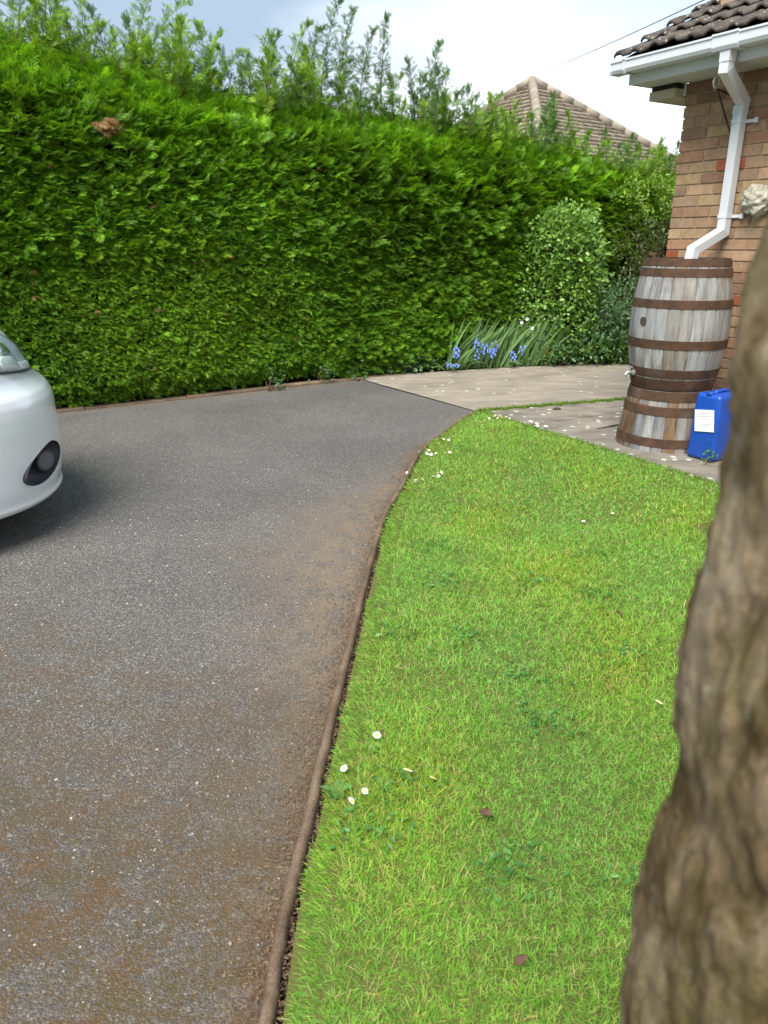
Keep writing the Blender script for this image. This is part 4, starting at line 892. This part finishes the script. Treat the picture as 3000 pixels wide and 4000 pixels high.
# ------------------------------------------------------------------ barrels
def barrel(name, label, cx, cy, z0, z1, rad, hoops, seed, lid=True, rustband=None):
    root = thing(name, label, 'barrel', (cx, cy, z0)); r = random.Random(seed); ns = 26; per = 8; H = z1 - z0
    V = []; C = []; Rr = []; zs = np.linspace(0, H, 40); n = ns * per
    gcol = [(.20,.20,.20), (.27,.27,.265), (.16,.168,.175), (.245,.23,.205), (.31,.305,.29), (.22,.19,.155)]
    bcol = [(.175,.112,.064), (.22,.155,.10), (.125,.080,.048)]
    stc = [r.choice(gcol) for _ in range(ns)]
    for i in range(ns):
        an = (i + .5) / ns * 2 * math.pi
        d = math.cos(an - R(205)); pb = .12 + .75 * max(0, d) ** 2 if z0 < .1 else .02 + .30 * max(0, d) ** 4
        if r.random() < pb: stc[i] = r.choice(bcol)
    for z in zs:
        for k in range(n):
            i, u_ = divmod(k, per); a = 2 * math.pi * k / n; e = min(u_, per - u_) / per; g = -.0035 if u_ == 0 else 0
            rr = rad(z0 + z) * (1 + .001 * math.sin(i * 7.3)) + g + .0016 * math.sin(i * 12.7); V.append((rr * math.cos(a), rr * math.sin(a), z)); C.append(stc[i] if u_ else tuple(np.array(stc[i]) * .55))
            dd = min([abs(z0 + z - h_) for hp in hoops for h_ in hp] + [9]); Rr.append(math.exp(-(dd / .035)) * .9)
    F = [(j*n+k, j*n+(k+1) % n, (j+1)*n+(k+1) % n, (j+1)*n+k) for j in range(len(zs)-1) for k in range(n)]
    me = np_mesh('staves', np.array(V), np.array(F), np.array(C), smooth=True); a = me.attributes.new('rust', 'FLOAT', 'POINT'); a.data.foreach_set('value', np.array(Rr, dtype=np.float32))
    link('staves', me, M['oak'], root)
    for zl, nm in ((H - .03, 'lid'), (.02, 'base')):
        mb = MB(); rr = rad(z0 + zl) - .005; mb.lathe([(rr, 0), (rr * .5, .001), (.001, .001)], 40, c=(0, 0, zl), col=(.2,.19,.17)); link(nm, mb.mesh(nm), M['oak'], root)
    mb = MB()
    for hb, ht in hoops:
        m_ = MB(); b0, b1 = hb - z0, ht - z0; e = .004
        m_.lathe([(rad(hb) - .006, b0), (rad(hb) + e, b0), (rad((hb+ht)/2) + e + .0008, (b0+b1)/2), (rad(ht) + e, b1), (rad(ht) - .006, b1)], 96); hm = m_.mesh('hoop'); autosmooth(hm, 40); link('hoop', hm, M['rust'], root)
    return root
BX, BY = 2.060, 5.30
radU = lambda z: .328 - .058 * abs((z - .87) / .43) ** 2.0
radL = lambda z: .272 + .064 * (1 - max(0, z) / .44) ** .9 * 1.0
bu = barrel('barrel', 'large weathered grey oak barrel with rusty hoops standing on top of the cut barrel', BX, BY, .442, 1.302, radU, [(.446,.520),(.530,.590),(.726,.785),(.990,1.046),(1.19,1.243),(1.255,1.304)], 3)
bl = barrel('half_barrel', 'sawn-off lower barrel stained orange carrying the large barrel', BX - .01, BY - .01, .022, .440, radL, [(.372,.438),(.272,.335),(.058,.118)], 11)
# bung, tap
mb = MB(); a = R(-155); mb.tube([(.320*math.cos(a), .320*math.sin(a), .46), (.336*math.cos(a), .336*math.sin(a), .46)], [.030, .027], 16); mb.build('bung', plain('bung_wood', (.07,.055,.045), .9, .1, .2, 30), bu)
def tap():
    a = R(190); dx, dy = math.cos(a), math.sin(a); r0 = radU(.55); root_ = MB()
    root_.tube([(dx*(r0-.02), dy*(r0-.02), .10), (dx*(r0+.05), dy*(r0+.05), .10), (dx*(r0+.066), dy*(r0+.066), .085), (dx*(r0+.068), dy*(r0+.068), .045)], [.012,.012,.012,.009], 10)
    root_.tube([(dx*(r0+.002), dy*(r0+.002), .10), (dx*(r0+.012), dy*(r0+.012), .10)], .022, 12); root_.tube([(dx*(r0+.035), dy*(r0+.035), .10), (dx*(r0+.035), dy*(r0+.035), .135)], .008, 8)
    root_.tube([(dx*(r0+.035)-dy*.028, dy*(r0+.035)+dx*.028, .138), (dx*(r0+.035)+dy*.028, dy*(r0+.035)-dx*.028, .138)], [.006, .006], 8)
    root_.build('tap', M['tapmetal'], bu, smooth=False)
tap()
# rusty fitting on the rear rim of the barrel
mb = MB(); mb.tube([(0,0,0),(.0,0,.03),(-.012,.0,.05),(-.034,0,.052)], [.022,.020,.018,.012], 10); mb.tube([(.004,0,.045),(.012,0,.062)], [.016,.010], 8)
o = mb.build('rusty_tap', M['rust'], smooth=True); o.location = (BX - .165, BY + .19, 1.272); tag(o, 'small rusty metal fitting poking up behind the left rim of the barrel', 'tap')

# ------------------------------------------------------------------ blue jerrycan
def can():
    p0 = np.array((2.062, 4.90)); rot = math.atan2(TW[1], TW[0]); root = thing('jerrycan', 'tall blue plastic jerrycan with white paper label in front of the cut barrel', 'jerrycan', (p0[0], p0[1], .024), rot)
    w_, d_, h_ = .212, .26, .445   # local x along wall, y towards the wall (+)
    me = bpy.data.meshes.new('body'); bm = bmesh.new(); bmesh.ops.create_cube(bm, size=1, matrix=Matrix.Translation((w_/2, d_/2, h_/2)) @ Matrix.Diagonal((w_, d_, h_, 1)))
    bmesh.ops.bevel(bm, geom=bm.edges[:], offset=.032, segments=5, affect='EDGES', profile=.5)
    # slight shoulder and handle dip on top
    for v in bm.verts:
        if v.co.z > h_ - .04: v.co.x += (w_/2 - v.co.x) * .10; v.co.y += (d_/2 - v.co.y) * .06
    bm.to_mesh(me); bm.free(); autosmooth(me, 50); link('body', me, M['blue'], root)
    mb = MB(); mb.tube([(w_/2, .075, h_-.012), (w_/2, .085, h_+.006), (w_/2, .15, h_+.012), (w_/2, .215, h_+.006), (w_/2, .225, h_-.012)], .013, 8); mb.build('handle', M['blue'], root, smooth=True)
    mb = MB(); mb.lathe([(.028,0),(.028,.014),(.024,.018),(.001,.018)], 18, c=(w_/2, .035, h_-.006)); mb.build('cap', M['blue'], root)
    Ml = Matrix.Translation((.112, 0, .270)) @ Matrix.Rotation(R(-8), 4, 'Y')
    lb = MB(); lb.box(-.072, .072, -.0035, -.0012, -.072, .072, M=Ml); lbo = lb.build('label_paper', M['paper'], root)
    ink = MB()
    for (x0, x1, z) in [(-.04,.03,.05), (-.05,.05,.03), (-.045,.02,.012), (-.03,.045,-.022), (-.035,.03,-.034)]: ink.box(x0, x1, -.0046, -.0037, z - .0016, z + .0016, M=Ml)
    ink.build('faint_lines', M['ink'], lbo)
can()
leafy('path_weed', 'small green weed growing from the slab joint in front of the jerrycan', 'weed', (2.16, 4.72), [(0,0,.05,.028,.025,.04), (0,0,.10,.016,.015,.04)], 70, .024, [(.07,.18,.03), (.11,.24,.05)], 3, inner=.1, up=.5, width=.6)
# stick and debris on the slabs
def stick(x0, y0, x1, y1, r_, lab):
    mb = MB(); xm, ym = (x0+x1)/2 + .01, (y0+y1)/2 + .006; mb.tube([(x0-x1,y0-y1,.032),(xm-x1,ym-y1,.034),(0,0,.033)], [r_*.5, r_, r_], 6); o = mb.build('stick', M['black_iron'], smooth=True); o.location = (x1, y1, 0); tag(o, lab, 'stick')
stick(1.665, 5.66, 1.93, 5.83, .006, 'thin dark stick lying on the slabs beside the cut barrel')
mb = MB(); mb.lathe([(.02,0),(.024,.006),(.014,.016),(.001,.018)], 9); o = mb.build('dark_clod', M['soil'], smooth=True); o.location = (1.52, 6.42, .022); o.scale = (1.6, 1, 1); tag(o, 'dark clod of earth on the slab joint near the grass strip', 'clod')

# ------------------------------------------------------------------ neighbour's house beyond the hedge
def neighbour():
    root = thing('neighbour_house', 'distant house with buff tiled hipped roof showing above the hedge', 'house', (3.55, 21, 0))
    # apex, hips descend; local coords about (3.2,21)
    A = np.array((.0, -.8, 5.02)); zb = 2.55; hgt = A[2] - zb
    corners = [np.array((-4.6,1.4,zb)), np.array((-.25,-4.6,zb)), np.array((5.3,-.6,zb)), np.array((.4,4.6,zb))]
    V = []; F = []; C = []
    cols = np.array([(.27,.225,.165), (.23,.19,.14), (.30,.25,.19), (.21,.165,.12), (.25,.21,.16)])
    for i in range(4):
        a, b = corners[i], corners[(i+1) % 4]; nr = 26
        n = np.cross(b - a, A - a); n /= np.linalg.norm(n); n *= np.sign(n[2])
        for r_ in range(nr):
            t0, t1 = r_ / nr, (r_ + 1.12) / nr; t1 = min(t1, 1)
            l0, l1 = a + (A - a) * t0, b + (A - b) * t0; u0, u1 = a + (A - a) * t1, b + (A - b) * t1; L_ = np.linalg.norm(l1 - l0); nt_ = max(int(L_ / .19), 1)
            for k in range(nt_):
                s0, s1 = k / nt_, (k + .97) / nt_; up_ = n * (.055 + rng.uniform(-.012, .012)); um = n * .012
                q = [l0 + (l1-l0)*s0 + up_, l0 + (l1-l0)*s1 + up_, u0 + (u1-u0)*s1 + um, u0 + (u1-u0)*s0 + um, l0 + (l1-l0)*s0 - n*.03, l0 + (l1-l0)*s1 - n*.03]; bI = len(V); V += q
                F += [(bI, bI+1, bI+2, bI+3), (bI+4, bI+5, bI+1, bI)]; C += [cols[rng.integers(5)] * rng.uniform(.8, 1.15)] * 6
    link('roof', np_mesh('roof', np.array(V), np.array(F), np.array(C)), M['far_tile'], root)
    hp = MB()
    for c in corners:
        for k in range(16):
            p0 = c + (A - c) * k / 16; p1 = c + (A - c) * (k + 1.05) / 16
            hp.tube([tuple(p0 + [0,0,.02]), tuple(p1 + [0,0,.045])], [.125, .105], 8, col=tuple(np.array((.29,.25,.195)) * random.uniform(.88, 1.1)))
    hp.build('hip_tiles', M['far_tile'], root, smooth=True)
    w_ = MB(); cs = [c * [.9, .9, 1] for c in corners]; w_.add([(c[0], c[1], 0) for c in cs] + [(c[0], c[1], zb + .03) for c in cs], [(i, (i+1) % 4, 4+(i+1) % 4, 4+i) for i in range(4)]); w_.build('wall', M['render'], root)
neighbour()
# telephone wire
def cable():
    a = np.array((3.75, 20.2, 4.6)); b = np.array((6.4, 8.0, 6.2)); pts = []
    a = np.array((3.75, 19.6, 5.15)); b = np.array((2.62, 6.95, 3.25)); pts = []
    for t in np.linspace(0, 1, 30): p = a + (b - a) * t; p[2] -= .02 * 4 * t * (1 - t); pts.append(tuple(p - a))
    mb = MB(); mb.tube(pts, .006, 5); o = mb.build('telephone_cable', M['cable']); o.location = tuple(a); tag(o, 'thin grey telephone cable crossing the sky above the gutter', 'cable')
cable()

# ------------------------------------------------------------------ tree trunk close to the camera
def trunk():
    KT = .54; cx, cy, r0 = .522 * KT, .640 * KT, .205 * KT; root = thing('tree', 'rough brown lichen-spotted tree trunk standing very close on the right', 'tree', (cx, cy, 0))
    nz, na = 520, 360; zz = np.linspace(0, 3.2, nz); aa = np.linspace(0, 2*np.pi, na, endpoint=False); A_, Z_ = np.meshgrid(aa, zz)
    P = np.stack([np.cos(A_) * .2, np.sin(A_) * .2, Z_ / KT], -1); Q = P.reshape(-1, 3)
    f1 = noise2(91, 12, (1.2, 3.5))(Q * [6, 6, 2.2]).reshape(A_.shape); f2 = noise2(92, 14, (2, 6))(Q * [10, 10, 3]).reshape(A_.shape); f3 = noise2(93, 16, (8, 20))(Q * [6, 6, 3]).reshape(A_.shape)
    f4 = noise2(94, 18, (14, 34))(Q * [6, 6, 5]).reshape(A_.shape)
    rad = r0 + KT * (.010 * f1 + .012 * np.abs(f2) + .009 * np.abs(f3) + .005 * f4 - .008) + .03 * np.exp(-Z_ / .16)
    zt = [0, .444, .609, .721, .763, .798, .831, .882, .95, 1.036, 1.091, 1.142, 1.192, 1.285, 1.37, 1.437, 1.7, 2.2, 3.2]
    st_ = [-.002, -.004, -.004, -.002, .002, .013, .013, .001, -.002, .001, .004, .008, .006, -.006, -.006, .008, .035, .09, .22]
    lean = np.interp(Z_, 1.4 - (1.4 - np.array(zt)) * KT, np.array(st_) * KT)
    V = np.stack([rad * np.cos(A_) + lean, rad * np.sin(A_), Z_], -1).reshape(-1, 3)
    F = np.array([(j*na+i, j*na+(i+1) % na, (j+1)*na+(i+1) % na, (j+1)*na+i) for j in range(nz-1) for i in range(na)])
    link('trunk', np_mesh('trunk', V, F, smooth=True), M['treebark'], root)
    lb = MB()
    for (az, l, r_) in ((.3, 1.5, .11), (2.6, 1.3, .09), (4.2, 1.2, .08)):
        lb.tube([(.12,0,3.0), (.12+math.cos(az)*.3, math.sin(az)*.3, 3.4), (math.cos(az)*l*.7, math.sin(az)*l*.7, 4.0), (math.cos(az)*l, math.sin(az)*l, 4.9)], [r_, r_*.85, r_*.6, r_*.25], 12)
    lb.build('limbs', M['treebark'], root, smooth=True)
trunk()

# ------------------------------------------------------------------ white car, nose showing on the left
def car():
    root = thing('parked_car', 'white hatchback nose with clear headlight parked beside the hedge', 'car', (-1.885, 4.12, 0), R(33))
    rings = [  # z, front x, half width, rear x, corner length
        (.135,-.24,.70,-3.70,.60),(.155,-.07,.775,-3.80,.66),(.175,-.020,.805,-3.84,.68),(.195,-.006,.815,-3.85,.68),(.22,-.014,.820,-3.86,.68),(.28,.000,.828,-3.88,.68),(.42,.010,.838,-3.90,.68),(.56,.012,.845,-3.90,.68),(.63,.011,.845,-3.88,.68),(.675,.006,.842,-3.86,.68),
        (.715,-.014,.838,-3.84,.68),(.75,-.055,.832,-3.82,.68),(.79,-.095,.828,-3.80,.68),(.83,-.108,.826,-3.80,.68),(.90,-.138,.824,-3.78,.69),(.965,-.180,.812,-3.77,.70),(1.01,-.250,.79,-3.76,.72),(1.05,-.42,.755,-3.75,.72),(1.08,-.74,.71,-3.74,.65),(1.10,-.99,.67,-3.73,.5)]
    zs = np.array([r[0] for r in rings]); RA = np.array(rings)
    def ring_at(z): return [np.interp(z, zs, RA[:, i]) for i in range(1, 5)]
    def S(th, z):
        """th 0 = nose centre .. pi/2 = side, positive th = right flank (y negative)"""
        xf, w_, xr, lc = ring_at(z); n = 2.35; c, s = abs(math.cos(th)) ** (2/n), abs(math.sin(th)) ** (2/n)
        return np.array((xf - lc + lc * c, -w_ * s * (1 if th > 0 else -1), z))
    def Nn(th, z):
        e = .004; a = S(th + e, z) - S(th - e, z); b = S(th, z + e) - S(th, z - e); n = np.cross(b, a); n /= np.linalg.norm(n)
        return n if n[0] > -.2 or n[1] * (-1 if th > 0 else 1) > 0 else -n
    # body shell
    na = 40; zz = np.interp(np.linspace(0, len(zs)-1, 80), np.arange(len(zs)), zs); V = []; nrow = None
    for z in zz:
        xf, w_, xr, lc = ring_at(z); row = []
        for th in np.linspace(-math.pi/2, math.pi/2, 2*na+1): row.append(S(-th, z))
        row = [tuple(p) for p in row]  # left side -> nose -> right side
        side_n = 30; xs_ = np.linspace(xf - lc, xr + .35, side_n)[1:]
        right = [(x, -w_ , z) for x in xs_]; left = [(x, w_, z) for x in xs_][::-1]
        rear = [(xr + .35 * (1 - math.cos(t) ** .8), 0, z) for t in ()]
        rr = [(xr + .35 - .35 * math.sin(t), -w_ * math.cos(t) ** .7, z) for t in np.linspace(0, math.pi/2, 9)[1:]] ; rl = [(p[0], -p[1], p[2]) for p in rr[:-1]][::-1]
        first_is_left = row[0][1] > 0
        if not first_is_left: row = row[::-1]
        full = left + row + right + rr + rl; V.append(full); nrow = len(full)
    V = np.array(V).reshape(-1, 3); nr_ = len(zz); F = [(j*nrow+i, (j+1)*nrow+i, (j+1)*nrow+(i+1) % nrow, j*nrow+(i+1) % nrow) for j in range(nr_-1) for i in range(nrow)]
    me = bpy.data.meshes.new('body'); me.from_pydata([tuple(v) for v in V], [], F + [tuple(range(nrow)), tuple(range((nr_-1)*nrow, nr_*nrow))[::-1]]); me.update()
    bm = bmesh.new(); bm.from_mesh(me); bmesh.ops.recalc_face_normals(bm, faces=bm.faces); bm.to_mesh(me); bm.free()
    body = link('body', me, M['paint'], root)
    # fog lamp pockets and wheel arches are cut out
    cutters = []
    fogs = []
    for sg in (1, -1):
        th = sg * FOG_TH; z = .368; p = S(th, z); n = Nn(th, z); up = np.array((0, 0, 1.)); n_ = n / np.linalg.norm(n); t_ = np.cross(up, n_); t_ /= np.linalg.norm(t_); u_ = np.cross(n_, t_)
        if t_[0] < 0: t_ = -t_    # t_ points towards the nose
        fogs.append((p, n_, t_, u_, sg))
    def egg(p, n_, t_, u_, k, seg=40, rg=14, depth=.11, hemi=False):
        V = []; rows = []
        for j in range(rg + 1):
            ph = (math.pi / 2 * j / rg) if hemi else (math.pi * j / rg)      # 0 = rim plane centre deep
            for i in range(seg):
                a = 2 * math.pi * i / seg; ca, sa = math.cos(a), math.sin(a); 
                ex = .178 * k * ca; ez = (.088 + .018 * ca) * k * sa + .030 * ca * k - .004
                if hemi: rr = math.cos(ph); dz = -depth * math.sin(ph)
                else: rr = math.sin(ph); dz = depth * math.cos(ph)
                V.append(tuple(p + t_ * ex * rr + u_ * ez * rr + n_ * dz))
        F = [(j*seg+i, j*seg+(i+1) % seg, (j+1)*seg+(i+1) % seg, (j+1)*seg+i) for j in range(rg) for i in range(seg)]
        return V, F
    for (p, n_, t_, u_, sg) in fogs:
        V_, F_ = egg(p, n_, t_, u_, 1.0); m2 = bpy.data.meshes.new('c'); m2.from_pydata(V_, [], F_); bm = bmesh.new(); bm.from_mesh(m2); bmesh.ops.remove_doubles(bm, verts=bm.verts, dist=.0006); bmesh.ops.recalc_face_normals(bm, faces=bm.faces); bm.to_mesh(m2); bm.free(); cutters.append(m2)
    for x in (-.78, -3.22):
        for sg in (1, -1):
            bm = bmesh.new(); bmesh.ops.create_cone(bm, cap_ends=True, segments=48, radius1=.345, radius2=.345, depth=.36, matrix=Matrix.Translation((x, sg * .74, .31)) @ Matrix.Rotation(math.pi/2, 4, 'X')); m2 = bpy.data.meshes.new('c'); bm.to_mesh(m2); bm.free(); cutters.append(m2)
    for m2 in cutters:
        co = bpy.data.objects.new('cutter', m2); COL.objects.link(co); co.parent = root
        md = body.modifiers.new('b', 'BOOLEAN'); md.operation = 'DIFFERENCE'; md.object = co; md.solver = 'EXACT'
    bpy.context.view_layer.update(); dg = bpy.context.evaluated_depsgraph_get(); nm = bpy.data.meshes.new_from_object(body.evaluated_get(dg)); body.modifiers.clear(); body.data = nm
    for o in [o for o in COL.objects if o.name.startswith('cutter')]: bpy.data.objects.remove(o)
    if not nm.materials: nm.materials.append(M['paint'])
    autosmooth(nm, 38)
    for (p, n_, t_, u_, sg) in fogs:
        V_, F_ = egg(p, n_, t_, u_, .985, depth=.085, hemi=True); V_ = [tuple(np.array(v) - n_ * .006) for v in V_]
        m2 = bpy.data.meshes.new('fog_lamp_recess'); m2.from_pydata(V_, [], F_); m2.polygons.foreach_set('use_smooth', [True]*len(m2.polygons)); fr_ = link('fog_lamp_recess', m2, M['black_plastic'], root)
        c = p + t_ * .070 - u_ * .004 - n_ * .052; ax = n_ * .9 - t_ * .35; ax /= np.linalg.norm(ax)
        fb = MB(); fb.tube([tuple(c), tuple(c + ax * .028), tuple(c + ax * .030)], [.056, .056, .048], 28); fb.build('fog_lamp_bezel', M['black_plastic'], fr_, smooth=False)
        fg = MB(); fg.tube([tuple(c + ax * .0302), tuple(c + ax * .033)], [.045, .034], 24); fg.build('fog_lamp', M['fogglass'], fr_)
    # headlights
    for sg in (1, -1):
        def patch(th0, th1, zf0, zf1, off, n=26, m_=14):
            V_ = []
            for j in range(m_ + 1):
                for i in range(n + 1):
                    th = th0 + (th1 - th0) * i / n; z = lerp(zf0(i / n), zf1(i / n), j / m_); e = math.sin(math.pi * min(max(j / m_, 0), 1)) ** .4; V_.append(S(sg * th, z) + Nn(sg * th, z) * off(i / n, j / m_))
            return V_, [(j*(n+1)+i, j*(n+1)+i+1, (j+1)*(n+1)+i+1, (j+1)*(n+1)+i) for j in range(m_) for i in range(n)]
        z0f = lambda t: .786 + .075 * t; z1f = lambda t: .84 + .19 * math.sin(math.pi * min(.5, .08 + t * .70)) ** .8
        edge = lambda a, b: (math.sin(math.pi * min(max(a, 0), 1)) * math.sin(math.pi * min(max(b, 0), 1))) ** .35
        TH0, TH1 = .20, 1.15
        def add(name, off, mat, par, th0=TH0, th1=TH1, a=z0f, b=z1f):
            V_, F_ = patch(th0, th1, a, b, off); m2 = bpy.data.meshes.new(name); m2.from_pydata([tuple(v) for v in V_], [], F_); m2.update(); m2.polygons.foreach_set('use_smooth', [True]*len(m2.polygons)); return link(name, m2, mat, par)
        hl = add('headlight', lambda a, b: .006, M['lampgrey'], root)
        add('lens', lambda a, b: .009 + .026 * edge(a, b), M['lens'], hl)
        add('seal', lambda a, b: .012, M['black_plastic'], hl, a=lambda t: z0f(t) - .011, b=lambda t: z0f(t) + .001)
        zz_ = lambda th: z0f((th - TH0) / (TH1 - TH0))
        def bit(name, mat, t0, t1, h0, h1, o): add(name, lambda a, b: .009 + o * edge(a, b), mat, hl, t0, t1, lambda t: zz_(t0 + (t1 - t0) * t) + h0, lambda t: zz_(t0 + (t1 - t0) * t) + h1)
        bit('indicator', M['whiteplast'], .22, .50, .004, .040, .012); bit('reflector', M['whiteplast'], .54, .76, .010, .072, .016); bit('reflector', M['chrome'], .50, .66, .085, .135, .010); bit('lamp_trim', M['chrome'], .62, 1.08, .012, .17, .006)
    # cabin
    cab = [(1.094,-.96,.665,-3.72,.45),(1.12,-1.02,.655,-3.70,.45),(1.25,-1.28,.615,-3.64,.45),(1.38,-1.56,.57,-3.55,.45),(1.44,-1.72,.545,-3.48,.45),(1.475,-1.9,.51,-3.4,.45),(1.49,-2.15,.40,-3.2,.4),(1.495,-2.5,.1,-2.8,.1)]
    def ring(z, xf, w_, xr, lc, n=48):
        out = []
        for i in range(n):
            a = 2*math.pi*i/n; cx_ = (xf + xr)/2; L_ = (xf - xr)/2; c, s = math.cos(a), math.sin(a); out.append((cx_ + L_ * math.copysign(abs(c) ** .45, c), w_ * math.copysign(abs(s) ** .55, s), z))
        return out
    g = MB(); n = 48; lo = cab[:4]; g.add([p for r_ in lo for p in ring(*r_)], [(j*n+i, j*n+(i+1) % n, (j+1)*n+(i+1) % n, (j+1)*n+i) for j in range(len(lo)-1) for i in range(n)]); g.build('windows', M['dglass'], root, smooth=True)
    g = MB(); hi = [(z, xf + .01, w_ + .004, xr - .01, lc) for (z, xf, w_, xr, lc) in cab[3:]]; g.add([p for r_ in hi for p in ring(*r_)], [(j*n+i, j*n+(i+1) % n, (j+1)*n+(i+1) % n, (j+1)*n+i) for j in range(len(hi)-1) for i in range(n)] + [tuple(range((len(hi)-1)*n, len(hi)*n))]); g.build('roof', M['paint'], root, smooth=True)
    pl = MB()
    for sg in (1, -1):
        for x0, x1 in ((-.99, -1.62), (-2.25, -2.25), (-3.66, -3.50)): pl.tube([(x0, sg*.645, 1.11), (x1, sg*.565, 1.40)], [.035, .03], 8)
    pl.build('pillars', M['paint'], root)
    for x in (-.78, -3.22):
        for sg in (1, -1):
            w1 = MB(); w1.lathe([(.19,-.09),(.285,-.095),(.305,-.07),(.305,.07),(.285,.095),(.19,.09)], 40); wh = w1.build('wheel', M['rubber'], root, smooth=True); wh.location = (x, sg * .735, .305); wh.rotation_euler = (math.pi/2, 0, 0)
            w2 = MB(); w2.lathe([(.195,-.085),(.18,.0),(.195,.085)], 32); 
            for k in range(10): w2.tube([(.03*math.cos(k*.628), .03*math.sin(k*.628), -sg*.07), (.19*math.cos(k*.628), .19*math.sin(k*.628), -sg*.08)], .014, 6)
            w2.lathe([(.001,-.085*sg),(.05,-.08*sg),(.055,-.05*sg)], 20); w2.build('rim', M['alloy'], wh)
    un = MB(); un.box(-3.6, -.25, -.66, .66, .17, .40); un.build('underbody', M['black_plastic'], root)
FOG_TH = .74
car()
print('objects', len(bpy.data.objects), 'faces', sum(len(m.polygons) for m in bpy.data.meshes))
